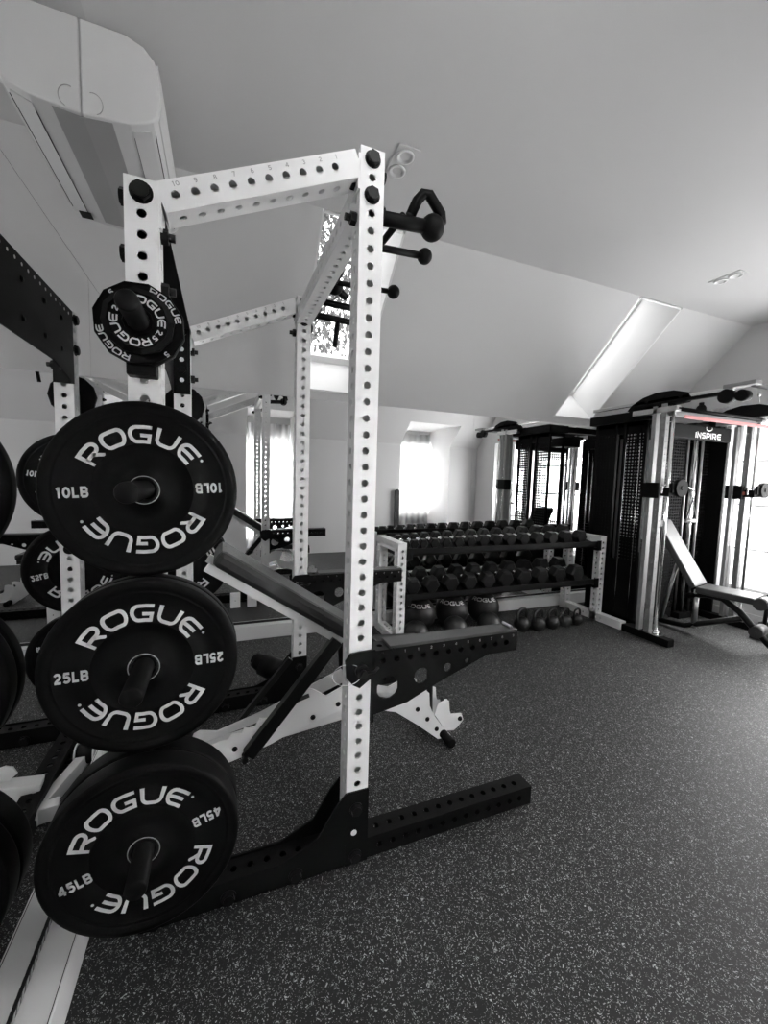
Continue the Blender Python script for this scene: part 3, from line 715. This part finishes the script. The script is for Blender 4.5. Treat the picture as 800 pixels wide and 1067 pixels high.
# ================================================================ ADJUSTABLE BENCH (white frame)
bw = 1.80
t = thing('adjustable_bench', (.45, bw, 0), 'white framed adjustable weight bench with black padded back inside the rack', 'bench')
ang = math.atan2(.93-.61, -.03-.46)
def pad(name, p0, p1, th, wd, par, m=VINYL, bev=.022, wy=bw):
    """p0->p1 lower long edge in the (u,z) plane; pad rises th to its normal"""
    a = Vector((p0[0], 0, p0[1])); c = Vector((p1[0], 0, p1[1])); M, L = frame((a.x, wy, a.z), (c.x, wy, c.z), (0, 1, 0))
    n = M.to_3x3() @ Vector((1, 0, 0)); s = 1 if n.z > 0 else -1
    b = MB(); x0, x1 = (0, th) if s > 0 else (-th, 0)
    b.box(x0, x1, -wd/2, wd/2, 0, L, bev, M); return b.build(name, m, par), M, L, s
pad('back_pad', (-.040, .968), (.62, .525), .070, .28, t)
pad('seat_pad', (.66, .455), (.98, .43), .06, .27, t)
b = MB()
for dy in (-.09, .09):
    M, L = frame((-.06, bw+dy, .952), (.64, bw+dy, .486), (0, 1, 0)); b.box(-.022, .014, -.012, .012, 0, L, 0, M)
plab(b.build('back_frame', WHITE, t), 'white rails under the back pad')
b = MB(); M, L = frame((.47, bw-.10, .60), (.098, bw-.10, .150), (0, 1, 0)); b.box(-.026, .026, -.02, .02, 0, L, .004, M)
M, L = frame((.30, bw+.10, .45), (.05, bw+.10, .16), (0, 1, 0)); b.box(-.012, .012, -.012, .012, 0, L, .002, M)
b.cyl((.085, bw-.12, .137), (.085, bw+.12, .137), .012); plab(b.build('support_strut', BLACKS, t), 'black strut holding the back pad up')
# spine and ladder plates
b = MB(); M, L = frame((-.20, bw+.08, .075), (.60, bw, .215), (0, 1, 0)); b.box(-.03, .03, -.03, .03, 0, L, .004, M); plab(b.build('spine', WHITE, t), 'white spine beam')
near = [(-.055, .203), (.013, .113), (.079, .129), (.189, .157), (.271, .189), (.347, .213), (.45, .24), (.66, .29), (.68, .40), (.60, .405), (.493, .358), (.433, .333), (.374, .375), (.345, .383), (.288, .359), (.27, .332), (.215, .308), (.188, .275), (.144, .284), (.126, .244), (.083, .253), (.074, .234), (.032, .24), (.019, .219), (-.014, .217)]
b = MB(); b.prism(near, bw-.075, bw-.068, 'y'); plab(b.build('ladder_plate', WHITE, t), 'white notched ladder plate')
far_ = [(-.13, .155), (-.118, .182), (-.095, .192), (-.024, .175), (.165, .229), (.60, .40), (.62, .33), (.30, .22), (.10, .17), (-.103, .131)]
b = MB(); b.prism(far_, bw+.068, bw+.075, 'y'); plab(b.build('ladder_plate', WHITE, t), 'white ladder plate')
b = MB()
for i in range(5):
    u_ = .10+i*.055; b.cyl((u_, bw-.068, .15+i*.015), (u_, bw+.068, .15+i*.015), .006)
b.path([(.27, bw-.078, .327), (.31, bw-.078, .340), (.355, bw-.078, .352)], .009, 8); plab(b.build('slot', LINE, t), 'dark slot in the ladder plate')
for (u, z) in ((.046, .170), (.131, .165), (.374, .245), (.489, .285)): bolt(t, (u, bw-.075, z), (0, -1, 0), .0095, .006)
lg1 = [(.62, .30), (.795, .242), (.872, .27), (.892, .296), (.922, .288), (.96, .254), (.966, .187), (.987, .141), (1.045, .060), (1.095, .005), (1.08, .0), (1.02, .0), (.90, .10), (.78, .19), (.62, .24)]
lg2 = [(1.0, .13), (1.016, .185), (1.061, .193), (1.082, .187), (1.087, .136), (1.096, .113), (1.16, .105), (1.173, .070), (1.14, .036), (1.117, .022), (1.068, .030)]
for y in (bw-.075, bw+.068):
    b = MB(); b.prism(lg1, y, y+.007, 'y'); plab(b.build('front_leg', WHITE, t), 'white front leg plate')
    b = MB(); b.prism(lg2, y+.008, y+.015, 'y'); plab(b.build('foot_bracket', WHITE, t), 'white foot bracket')
for (u, z) in ((.897, .182), (.954, .12), (1.009, .057)): bolt(t, (u, bw-.075, z), (0, -1, 0), .0095, .006)
bolt(t, (1.15, bw-.067, .08), (0, -1, 0), .010, .008)
b = MB(); b.cyl((1.06, bw-.06, .15), (1.12, bw+.07, .12), .012); b.build('foot_axle', BLACKS, t)
b = MB(); b.cyl((.972, bw-.045, .42), (.982, bw-.045, .125), .016); b.box(.93, 1.0, bw-.04, bw+.04, .38, .44); plab(b.build('seat_post', BLACKS, t), 'black seat post')
b = MB(); b.cyl((1.05, bw-.16, .022), (1.05, bw+.16, .022), .022, n=20); b.build('front_foot', BLACK, t)
for (p, q, hh_) in (((-.29, 2.12), (-.205, 1.76), .055), ((-.185, 2.17), (-.125, 1.80), .05)):
    b = MB(); M, L = frame((p[0], p[1], .002), (q[0], q[1], .002), (0, 0, 1)); b.box(-.019, .019, 0, hh_, 0, L, .004, M); plab(b.build('rear_foot', WHITE, t), 'white rear foot rail')
b = MB(); M, L = frame((-.237, 2.145, .012), (-.165, 1.78, .012), (0, 0, 1)); b.box(-.03, .03, 0, .012, .03, L-.03, .002, M)
for k in range(9): b.box(-.03, .03, .012, .03, .06+k*.033, .07+k*.033, 0, M)
b.build('foot_grid', BLACKS, t)
b = MB(); M, L = frame((-.28, 1.80, .03), (-.12, 1.77, .03), (0, 0, 1)); b.box(-.025, .025, -.028, .03, 0, L, .004, M); plab(b.build('foot_end', WHITE, t), 'white foot end piece')
for x in (-.325, -.255):
    b = MB(); b.prism([(2.10+.045*math.cos(a), .048+.045*math.sin(a)) for a in [2*PI*k/20 for k in range(20)]], x, x+.006, 'x'); plab(b.build('wheel_plate', WHITE, t), 'white wheel plate')
b = MB(); b.cyl((-.317, 2.10, .045), (-.257, 2.10, .045), .043, n=24); b.build('wheel', BLACKS, t)
# black roller on far side, on the floor behind the bench
b = MB(); b.cyl((.375, 2.49, .075), (.235, 2.59, .125), .072, .066, 24); b.cyl((.235, 2.59, .125), (.19, 2.62, .15), .054, .046, 20); b.cyl((.19, 2.62, .15), (.18, 2.627, .155), .030, .030, 16); b.cyl((.375, 2.49, .075), (.44, 2.445, .052), .026)
single('foam_roller', b, BLACK, 'black roller with stepped end cap lying on the floor behind the padded bench', 'roller', org=(.3, 2.48, 0))
# ================================================================ DUMBBELL RACK
dr = thing('dumbbell_rack', (2.37, 3.04, 0), 'long two-tier white dumbbell rack against the back mirror', 'dumbbell rack')
W1, W2 = 2.868, 3.255; UL, URG = 1.292, 3.415
for u in (UL, URG):
    for w in (W1, W2):
        b = MB(); perf(b, Matrix.Translation((u, w, .0)), .825, .072, .072, .0125, .10); plab(b.build('upright', WHITE, dr), 'white perforated upright')
    b = MB(); M, L = frame((u, W1+.036, .787), (u, W2-.036, .787), (0, 0, 1)); perf(b, M, L, .072, .074, .0095, .04); b.build('top_rail', WHITE, dr)
    b = MB(); y0 = W1-.30 if u > 2 else W1-.08
    M, L = frame((u, y0, .037), (u, W2-.036, .037), (0, 0, 1)); perf(b, M, L, .072, .074, .0095, .06); plab(b.build('foot', WHITE, dr), 'white floor foot')
for zf, zb, nm in ((.765, .825, 'top'), (.400, .460, 'low')):
    b = MB()
    u0, u1 = UL+.036, URG-.036
    sec = [(W1-.03, zf-.028), (W1-.03, zf+.012), (W1-.024, zf+.012), (W1-.018, zf-.018), (W2+.0, zb-.012), (W2+.01, zb+.018), (W2+.016, zb+.018), (W2+.010, zb-.022), (W2-.02, zb-.03), (W1, zf-.045), (W1-.02, zf-.045)]
    b.prism(sec, u0, u1, 'x'); plab(b.build('shelf', BLACK, dr), 'black sloping shelf tray')
    for u in (u0, u1):
        b = MB(); s = 1 if u == u0 else -1
        xa, xb = sorted((u-s*.001, u+s*.05)); b.box(xa, xb, W1-.045, W1-.036, zf-.06, zf+.02, .003); b.box(xa, xb, W1-.045, W2, zf-.075, zf-.05); b.build('shelf_bracket', BLACK, dr)
# hex dumbbells
def dumbbell(u, zf, zb, r, hl, wt, label, group):
    """lies across the shelf with its axis along w, tilted with the shelf"""
    slope = math.atan2(zb-zf, W2-W1); wc = W1+.165 ; zc0 = zf-.018+(wc-W1)*math.tan(slope)+r*.866+.003
    t = thing('dumbbell', (u, wc, zc0), label, 'dumbbell', group); t.rotation_euler = (slope, 0, 0)
    hb = .058
    def local(mb, nm, m):
        o = mb.build(nm, m); o.parent = t; return o
    for s in (-1, 1):
        b = MB(); y0, y1 = s*hb, s*(hb+hl)
        b.lathe([(0, 0), (r*.80, 0), (r, hl*.16), (r, hl*.84), (r*.80, hl), (0, hl)], (0, s*hb, 0), (0, s, 0), 6, smooth=False, ph=PI/6); local(b, 'head', HEXR)
    b = MB(); b.lathe([(.014, -hb-.004), (.0165, -.03), (.0185, 0), (.0165, .03), (.014, hb+.004)], (0, 0, 0), (0, 1, 0), 14); local(b, 'handle', CHROME)
    return t
topu = [1.375, 1.445, 1.525, 1.625, 1.735, 1.852, 1.972, 2.10, 2.235, 2.378, 2.527, 2.685, 2.85, 3.02, 3.20]
for i, u in enumerate(topu):
    r = .036+.030*(i/14)**.8; hl = .050+.042*(i/14)
    pos = ['leftmost and smallest', 'second from the left', 'third from the left', 'fourth from the left', 'fifth from the left', 'sixth from the left', 'seventh from the left', 'middle one', 'seventh from the right', 'sixth from the right', 'fifth from the right', 'fourth from the right', 'third from the right', 'second from the right', 'rightmost and largest'][i]
    dumbbell(u, .765, .825, r, hl, '', 'black hex dumbbell on the top shelf, %s' % pos, 'hex dumbbells on the top shelf')
lowu = [1.43, 1.60, 1.785, 1.965, 2.15, 2.34, 2.54, 2.735, 2.945, 3.165]
for i, u in enumerate(lowu):
    r = .072+.012*(i/9); hl = .088+.018*(i/9)
    pos = ['leftmost', 'second from the left', 'third from the left', 'fourth from the left', 'fifth from the left', 'fifth from the right', 'fourth from the right', 'third from the right', 'second from the right', 'rightmost'][i]
    dumbbell(u, .400, .460, r, hl, '', 'large black hex dumbbell on the lower shelf, %s' % pos, 'hex dumbbells on the lower shelf')
# medicine balls and slam balls under the rack
def ball(u, w, r, label, name, grp, txt):
    t = thing(name, (u, w, r), label, 'ball', grp)
    b = MB(); b.sphere((u, w, r), r, 28, 18); b.build('ball_shell', VINYL if txt else IRON, t)
    b = MB()
    for k in range(3):
        a0 = k*PI/3; b.path([(u+r*1.002*math.cos(a0)*math.cos(x), w+r*1.002*math.sin(a0)*math.cos(x), r+r*1.002*math.sin(x)) for x in [2*PI*j/40 for j in range(40)]], .0012, 5, True)
    b.build('seam', BLACKS, t)
    if txt:
        b = MB(); el0 = math.radians(40)
        def sp(x, y):
            az = -PI/2-.52+x/(r*math.cos(el0)); el = el0+y/r; R_ = r*1.006
            return (u+R_*math.cos(el)*math.cos(az), w+R_*math.cos(el)*math.sin(az), r+R_*math.sin(el))
        text(b, 'ROGUE', r*.24, sp, .2, .14); b.build('lettering', TRIM, t)
for u, l in ((1.60, 'left'), (1.93, 'middle'), (2.27, 'right')):
    ball(u, 3.12, .148, 'black medicine ball with white lettering under the dumbbell rack, %s of three' % l, 'medicine_ball', 'lettered medicine balls under the rack', True)
for u, l in ((1.43, 'left'), (1.79, 'middle'), (2.13, 'right')):
    ball(u, 2.83, .10, 'plain black slam ball in front of the lettered balls, %s of three' % l, 'slam_ball', 'plain slam balls under the rack', False)
# kettlebells
def kettle(u, w, r, label, ry=0):
    t = thing('kettlebell', (u, w, 0), label, 'kettlebell', 'kettlebells on the floor under the dumbbell rack')
    b = MB(); prof = [(0, .0), (r*.62, 0), (r*.70, .004)]
    for k in range(1, 16):
        a = -1.0+k*(2.25/16); prof.append((r*math.cos(a), r*.87+r*math.sin(a)))
    prof.append((0, r*.87+r*.985)); b.lathe(prof, (u, w, 0), (0, 0, 1), 28); b.build('bell_body', IRON, t)
    b = MB(); z1 = r*1.45; hw = r*.98; hh = r*1.55; pts = []
    ca, sa = math.cos(ry), math.sin(ry)
    for k in range(21):
        a = PI*k/20; x = -hw*1.16*math.cos(a)*(1-.18*(1-math.sin(a))**2); z = z1-.01+hh*math.sin(a)**.55; pts.append((u+x*ca, w+x*sa, z))
    b.path(pts, r*.17, 10); b.build('bell_handle', STEEL if False else IRON, t)
KB = [(2.48, 2.83, .070, 'leftmost'), (2.64, 2.80, .066, 'second from the left'), (2.80, 2.80, .063, 'middle one'), (2.96, 2.80, .058, 'second from the right'), (3.10, 2.80, .053, 'rightmost')]
for i, (u, w, r, l) in enumerate(KB): kettle(u, w, r, 'black cast kettlebell under the dumbbell rack, %s' % l, .25)
# ================================================================ FUNCTIONAL TRAINER
ft = thing('cable_machine', (4.02, 2.6, 0), 'large black and silver cable machine with twin stacks beside the right wall', 'cable machine')
FU = [3.425, 4.605]
for k, u in enumerate(FU):
    s = 1 if k == 0 else -1
    b = MB(); b.box(u-.04, u+.04, 2.14, 2.56 if k == 0 else 2.86, .0, .062, .006)
    if k == 0: b.box(u+.0405, 3.507, 2.44, 2.56, .0, .06)
    plab(b.build('base_foot', MATTE, ft), 'black floor foot')
    b = MB(); b.box(u-.045, u+.045, 2.22, 2.33, .062, .072, .002); plab(b.build('foot_plate', CHROME, ft), 'chrome foot plate')
    b = MB(); b.cyl((u+s*.0, 2.275, .07), (u, 2.275, 1.98), .0135); b.cyl((u, 2.275, .075), (u, 2.275, .105), .024); plab(b.build('guide_rod', CHROME, ft), 'chrome guide rod')
    b = MB(); M = Matrix.Translation((u-s*.005, 2.34, .062)); perf(b, M, 1.94, .045, .045, .006, .05); plab(b.build('slotted_post', ALU, ft), 'silver post with adjustment holes')
    b = MB(); b.box(u-.03, u+.02, 2.40, 2.435, .062, 1.99, .003); plab(b.build('rear_post', ALU, ft), 'silver flat post')
    b = MB(); b.box(u+s*.055-.02, u+s*.055+.02, 2.40, 2.43, .3, 1.9, .002); plab(b.build('inner_cover', ALU, ft), 'silver inner cover')
    # tower shroud
    ua, ub = sorted((u+s*.055, u+s*.24)) if k == 0 else sorted((u+s*.05, u+s*.02))
    if k == 0:
        b = MB()
        for y0_, y1_ in ((2.54, 2.565), (2.75, 2.775), (2.84, 2.86), (3.055, 3.08)): b.box(3.500, 3.525, y0_, y1_, .0, 1.90)
        b.box(3.70, 3.72, 3.055, 3.08, .0, 1.90); b.box(3.508, 3.52, 2.54, 3.08, .0, .62); b.box(3.508, 3.52, 2.54, 3.08, 1.80, 1.90)
        b.box(3.508, 3.72, 2.54, 3.08, 1.86, 1.90); b.box(3.508, 3.72, 2.52, 3.08, 0, .08)
        b.prism([(3.508, .08), (3.60, .08), (3.60, .62), (3.56, .70), (3.508, .72)], 2.532, 2.54, 'y')
        plab(b.build('tower_shroud', MATTE, ft), 'black tower panel')
        b = MB()
        for i in range(22): b.box(3.535, 3.695, 2.60, 2.76, .12+i*.032, .148+i*.032, .003)
        b.build('weight_stack', MATTE, ft)
        for x in (3.57, 3.66):
            b = MB(); b.cyl((x, 2.68, .08), (x, 2.68, 1.86), .010); plab(b.build('stack_rod', CHROME, ft), 'chrome stack rod')
        for y in (2.60, 2.74):
            b = MB(); b.cyl((3.504, y, .10), (3.504, y, 1.86), .0035); plab(b.build('edge_strip', CHROME, ft), 'thin chrome edge strip')
    else:
        b = MB(); b.box(4.605, 4.625, 2.52, 3.08, .063, 1.9); plab(b.build('tower_shroud', MATTE, ft), 'black tower panel')
    # carriage
    zc1 = 1.29
    b = MB(); b.box(u-.06, u+.05, 2.33, 2.47, zc1-.07, zc1+.06, .006); b.box(u-.02, u+.05, 2.25, 2.34, zc1-.05, zc1+.02, .004); cg = plab(b.build('carriage', MATTE, ft), 'black pulley carriage')
    b = MB(); b.path([(u-.03, 2.31, zc1+.02), (u+.0, 2.28, zc1+.05), (u+.04, 2.27, zc1+.03), (u+.05, 2.26, zc1-.02)], .010, 8); b.box(u-.035, u-.015, 2.29, 2.31, zc1-.03, zc1+.04, .003); plab(b.build('carriage_lever', CHROME, cg), 'chrome lever')
    if k == 1:
        b = MB(); b.box(u-.05, u+.01, 2.322, 2.33, zc1-.03, zc1+.0, .003); plab(b.build('release_tag', ORNG, cg), 'orange tag')
    b = MB(); b.cyl((u+.10, 2.22, zc1+.02), (u+.10, 2.26, zc1+.02), .072, n=28); b.box(u+.0, u+.10, 2.235, 2.26, zc1-.02, zc1+.06); b.cyl((u+.10, 2.215, zc1+.02), (u+.10, 2.265, zc1+.02), .018); plab(b.build('pulley', MATTE, ft), 'black swivel pulley') if k == 0 else b.build('pulley', MATTE, ft)
    # wing on top
    pts = [(2.68, 1.985), (2.64, 2.03), (2.54, 2.08), (2.42, 2.105), (2.28, 2.10), (2.17, 2.065), (2.14, 2.025), (2.17, 1.99), (2.30, 1.985), (2.45, 1.955)]
    b = MB(); b.prism(pts, u-.02, u-.008, 'x'); b.prism(pts, u+.008, u+.02, 'x')
    for y, z in ((2.22, 2.04), (2.36, 2.06), (2.5, 2.04)): b.cyl((u-.03, y, z), (u+.03, y, z), .014, n=12)
    b.cyl((u-.012, 2.63, 1.985), (u+.012, 2.63, 1.985), .04, n=20); plab(b.build('top_wing', MATTE, ft), 'black curved pulley wing')
    b = MB(); b.box(u-.03, u+.03, 2.24, 2.62, 1.93, 1.975, .004); plab(b.build('top_side_beam', ALU if k == 1 else STEEL, ft), 'silver top side beam')
# top box beam to the rear
b = MB(); b.box(3.45, 3.73, 2.48, 3.12, 1.90, 1.985, .006); plab(b.build('top_cover', MATTE, ft), 'black top cover')
b = MB(); b.box(4.58, 4.665, 2.58, 3.14, 1.90, 1.985, .006); b.build('top_cover', MATTE, ft)
b = MB(); b.box(3.72, 4.58, 3.04, 3.12, 1.91, 1.975, .004); plab(b.build('rear_top_beam', MATTE, ft), 'black rear top beam')
b = MB(); b.box(3.45, 3.462, 2.6, 3.12, 1.985, 1.991); plab(b.build('top_edge', CHROME, ft), 'bright top edge strip')
b = MB(); b.box(3.45, 4.60, 3.04, 3.10, .0, .07, .004); plab(b.build('rear_base_beam', MATTE, ft), 'black rear base beam')
# front crossbars
b = MB(); b.box(FU[0], FU[1], 2.285, 2.325, 1.90, 1.945, .005); plab(b.build('front_crossbar', ALU, ft), 'silver front crossbar')
b = MB(); b.cyl((FU[0], 2.25, 1.955), (FU[1], 2.25, 1.955), .012); b.cyl((FU[0], 2.36, 1.965), (FU[1], 2.36, 1.965), .015); plab(b.build('top_bar', MATTE, ft), 'black top bar')
# sign
b = MB(); b.box(3.57, 4.44, 2.40, 2.44, 1.745, 1.875, .012); sg_ = plab(b.build('sign_board', MATTE, ft), 'black maker sign board')
b = MB(); text(b, 'INSPIRE', .05, lambda x, y: (4.10+x*1.02, 2.398, 1.787+y), .24, .18)
n = 24
b.path([(4.10+.038*math.cos(a)*1.1, 2.398, 1.853+.020*math.sin(a)) for a in [math.radians(150+240*j/n) for j in range(n+1)]], .005, 6); b.build('sign_lettering', TRIM, sg_)
# perforated side guards of the left tower
def perfpanel(u0, u1, w, z0, z1, cell=.030, hole=.0115):
    b = MB(); nx = max(1, int((u1-u0)/cell)); nz_ = int((z1-z0)/cell); K = 6
    for j in range(nz_):
        for i in range(nx):
            cx = u0+(i+.5)*(u1-u0)/nx; cz = z0+(j+.5)*(z1-z0)/nz_; hx = (u1-u0)/nx/2; hz = (z1-z0)/nz_/2
            vs = [(cx+hx*a, w, cz+hz*c) for a, c in ((1, 0), (1, 1), (0, 1), (-1, 1), (-1, 0), (-1, -1), (0, -1), (1, -1))]
            vs += [(cx+hole*math.cos(k*PI/4), w, cz+hole*math.sin(k*PI/4)) for k in range(8)]
            b.add(vs, [(k, (k+1) % 8, 8+(k+1) % 8, 8+k) for k in range(8)])
    return b
for (a0, a1) in ((2.565, 2.75), (2.86, 3.055)):
    pb = perfpanel(a0, a1, 0, .62, 1.80, .030, .0085); pb.v = [(3.512, x, z) for (x, _, z) in pb.v]
    pb.build('perforated_guard', MATTE, ft).modifiers.new('thick', 'SOLIDIFY').thickness = .002
for (a0, a1) in ((3.92, 4.22), (4.46, 4.59)):
    p = perfpanel(a0, a1, 2.66, .12, 1.78).build('perforated_shroud', MATTE, ft); md = p.modifiers.new('thick', 'SOLIDIFY'); md.thickness = .002
    b = MB()
    for i in range(20): b.box(a0+.02, a1-.02, 2.70, 2.80, .12+i*.034, .15+i*.034, .003)
    b.build('weight_stack', MATTE, ft)
    b = MB(); b.cyl(((a0+a1)/2-.04, 2.75, .08), ((a0+a1)/2-.04, 2.75, 1.9), .010); b.cyl(((a0+a1)/2+.04, 2.75, .08), ((a0+a1)/2+.04, 2.75, 1.9), .010); b.build('stack_rod', CHROME, ft)
    for z0, z1 in ((0, .1), (1.78, 1.90)):
        b = MB(); b.box(a0, a1, 2.665, 2.84, z0, z1, .004); b.build('stack_frame', MATTE, ft)
for x, y, r in ((4.335, 2.64, .021), (4.405, 2.62, .012), (4.26, 2.66, .010)):
    b = MB(); b.cyl((x, y, .05), (x, y, 1.92), r); plab(b.build('centre_post', CHROME if r > .015 else STEEL, ft), 'bright centre post')
b = MB(); b.box(4.24, 4.44, 2.60, 2.68, .0, .06, .003); b.box(4.24, 4.44, 2.60, 2.68, 1.9, 1.94, .003); b.build('centre_bracket', MATTE, ft)
# pull-up arm reaching forward
b = MB(); b.box(3.405, 3.43, 1.86, 3.05, 2.022, 2.05, .004); plab(b.build('pull_up_arm', CHROME, ft), 'chrome pull-up arm')
b = MB(); b.box(3.40, 3.435, 1.86, 2.62, 1.998, 2.022, .004)
b.box(3.405, 3.43, 2.44, 2.50, 1.96, 2.03); b.cyl((3.39, 1.90, 1.985), (3.45, 1.90, 1.985), .05, n=24); b.cyl((3.39, 1.80, 1.975), (3.45, 1.80, 1.975), .04, n=24); plab(b.build('arm_pulley', MATTE, ft), 'black arm pulleys')
b = MB(); b.box(3.39, 3.47, 1.72, 1.92, 2.04, 2.068, .006); b.cyl((3.44, 1.76, 2.045), (4.5, 1.76, 2.045), .017); b.path([(3.46, 1.83, 1.97), (3.47, 1.81, 2.01), (3.47, 1.79, 1.95)], .012, 8); plab(b.build('pull_up_bar', ALU, ft), 'silver pull-up crossbar')
b = MB(); b.path([(3.52, 1.77, 2.03), (3.52, 1.76, 1.98), (3.535, 1.76, 1.93)], .003, 6); b.sphere((3.52, 1.76, 1.985), .014); b.build('hanging_hook', STEEL, ft)
b = MB(); b.cyl((3.80, 2.3, 1.95), (3.80, 2.3, 2.04), .018); b.sphere((3.80, 2.3, 1.985), .04, sc=(.7, 1, 1)); b.build('top_pulley', MATTE, ft)
# red band stretched between the posts (hooked loop)
b = MB(); b.box(3.44, 4.62, 2.20, 2.205, 1.868, 1.888, .002); b.box(3.44, 4.62, 2.196, 2.20, 1.872, 1.896, .001)
single('resistance_band', b, BAND, 'pale red resistance band stretched across the front of the cable machine', 'resistance band', org=(4.03, 2.2, 1.87))
# stirrup handle on its strap, with a carabiner
t = thing('stirrup_handle', (3.70, 2.24, 1.12), 'black cable handle hanging from the left pulley of the cable machine', 'cable handle')
hx, hy = 3.70, 2.24
b = MB(); b.path([(hx, hy, 1.235), (hx-.005, hy, 1.20), (hx-.07, hy, 1.035)], .004, 6); b.path([(hx, hy, 1.20), (hx+.005, hy, 1.20), (hx+.07, hy, 1.035)], .004, 6); b.build('strap', VINYL, t)
b = MB(); b.cyl((hx-.065, hy, 1.035), (hx+.065, hy, 1.035), .016, n=16); plab(b.build('grip', STEEL, t), 'grey tube grip')
b = MB(); b.path([(hx-.012, hy, 1.24), (hx-.016, hy, 1.275), (hx, hy, 1.30), (hx+.014, hy, 1.27), (hx+.010, hy, 1.24)], .004, 6, True); b.cyl((hx-.13, 2.24, 1.33), (hx, hy, 1.30), .004); plab(b.build('carabiner', CHROME, t), 'chrome carabiner')
# ================================================================ TRAINER BENCH
tb = thing('incline_bench', (3.95, 2.12, 0), 'dark incline bench with glossy pads in front of the cable machine', 'bench')
def tbox(name, p, q, wd, th, m=BENCHL, bev=.014, up=(0, 0, 1), lab=None):
    p, q = Vector(p), Vector(q); z = (q-p).normalized(); side = z.cross(Vector(up)).normalized()
    M, L = frame(p, q, side); b = MB(); b.box(-th/2, th/2, -wd/2, wd/2, 0, L, bev, M); o = b.build(name, m, tb)
    if lab: plab(o, lab)
    return o
SR, SF = Vector((3.975, 2.27, .425)), Vector((4.05, 1.90, .425)); BT = Vector((3.90, 2.62, .995))
ax = (SF-SR).normalized(); sd = Vector((-ax.y, ax.x, 0))
def Q(a, z, s_=0): q = SR+ax*a+sd*s_; return Vector((q.x, q.y, z))      # a along the bench from the seat's rear edge
tbox('back_pad', Q(-.02, .44), BT, .27, .055)
tbox('seat_pad', Q(0, .425), Q(.40, .425), .27, .055)
for (c_, nm) in ((Q(.45, .425), 'thigh_roller'), (Q(.44, .20), 'ankle_roller')):
    b = MB(); b.cyl(c_-sd*.20, c_-sd*.04, .045, n=24); b.cyl(c_+sd*.04, c_+sd*.20, .045, n=24); b.cyl(c_-sd*.21, c_+sd*.21, .012); b.build(nm, BENCHL, tb)
b = MB(); b.path([Q(-.10, .33), Q(.04, .375), Q(.16, .37), Q(.28, .29), Q(.42, .14), Q(.53, .03)], .026, 12); plab(b.build('front_leg', BLACKS, tb), 'black curved front leg')
b = MB(); b.cyl(Q(.54, .026, -.12), Q(.54, .026, .2), .026); b.build('front_foot', BLACKS, tb)
b = MB(); b.path([Q(-.34, .035), Q(-.1, .05), Q(.30, .24)], .024, 10); b.build('base_rail', BLACKS, tb)
b = MB(); b.cyl(Q(-.34, .026, -.2), Q(-.34, .026, .2), .026); b.build('rear_foot', BLACKS, tb)
b = MB(); b.cyl(Q(-.30, .04), Q(-.20, .62), .016); plab(b.build('back_support', STEEL, tb), 'steel back support')
b = MB(); b.cyl(Q(-.03, .05), Q(-.03, .40), .022); plab(b.build('seat_support', STEEL, tb), 'steel seat support')
b = MB(); b.path([Q(.36, .38), Q(.45, .425)], .014, 10); b.path([Q(.45, .425), Q(.44, .20)], .014, 10); b.build('roller_arm', BLACKS, tb)
# small weights by the wall
b = MB(); b.prism([(-.07, 0), (.07, 0), (.055, .10), (-.055, .10)], -.05, .05, 'y', Matrix.Translation((4.43, 2.02, 0))); b.path([(4.38, 2.02, .10), (4.39, 2.02, .15), (4.47, 2.02, .15), (4.48, 2.02, .10)], .009, 8)
single('hand_weight', b, IRON, 'small black weight with a handle on the floor below the trainer bench', 'weight', org=(4.43, 2.02, 0))
# ================================================================ TREE OUTSIDE THE SKYLIGHT
t = thing('tree', (.9, 6.6, -3.0), 'leafy tree outside, seen through the left skylight', 'tree')
b = MB(); b.path([(.9, 6.6, -3), (.85, 6.5, 1.5), (.95, 6.3, 4.6)], .12, 10)
for k in range(26):
    a = random.uniform(0, 6.28); z = random.uniform(2.5, 5); L = random.uniform(.8, 1.7)
    b.path([(.9, 6.5, z), (.9+L*.5*math.cos(a), 6.5+L*.5*math.sin(a), z+.5), (.9+L*math.cos(a), 6.5+L*math.sin(a), z+random.uniform(.4, 1.2))], .018, 6)
b.build('trunk', BARK, t)
b = MB()
for k in range(5200):
    a = random.uniform(0, 6.28); e = random.uniform(-1, 1); R_ = 1.9*random.random()**.4
    c = Vector((.9+R_*math.cos(a)*math.sqrt(1-e*e), 6.5+R_*math.sin(a)*math.sqrt(1-e*e), 4.4+R_*e*.9))
    M = Matrix.Translation(c) @ Matrix.Rotation(random.uniform(0, 6.28), 4, 'Z') @ Matrix.Rotation(random.uniform(0, 3.1), 4, 'X'); s = random.uniform(.045, .085)
    b.add([(0, -s, 0), (s*.45, 0, .01), (0, s, 0), (-s*.45, 0, .01)], [(0, 1, 2, 3)], M=M)
b.build('foliage', LEAF, t, recalc=False)
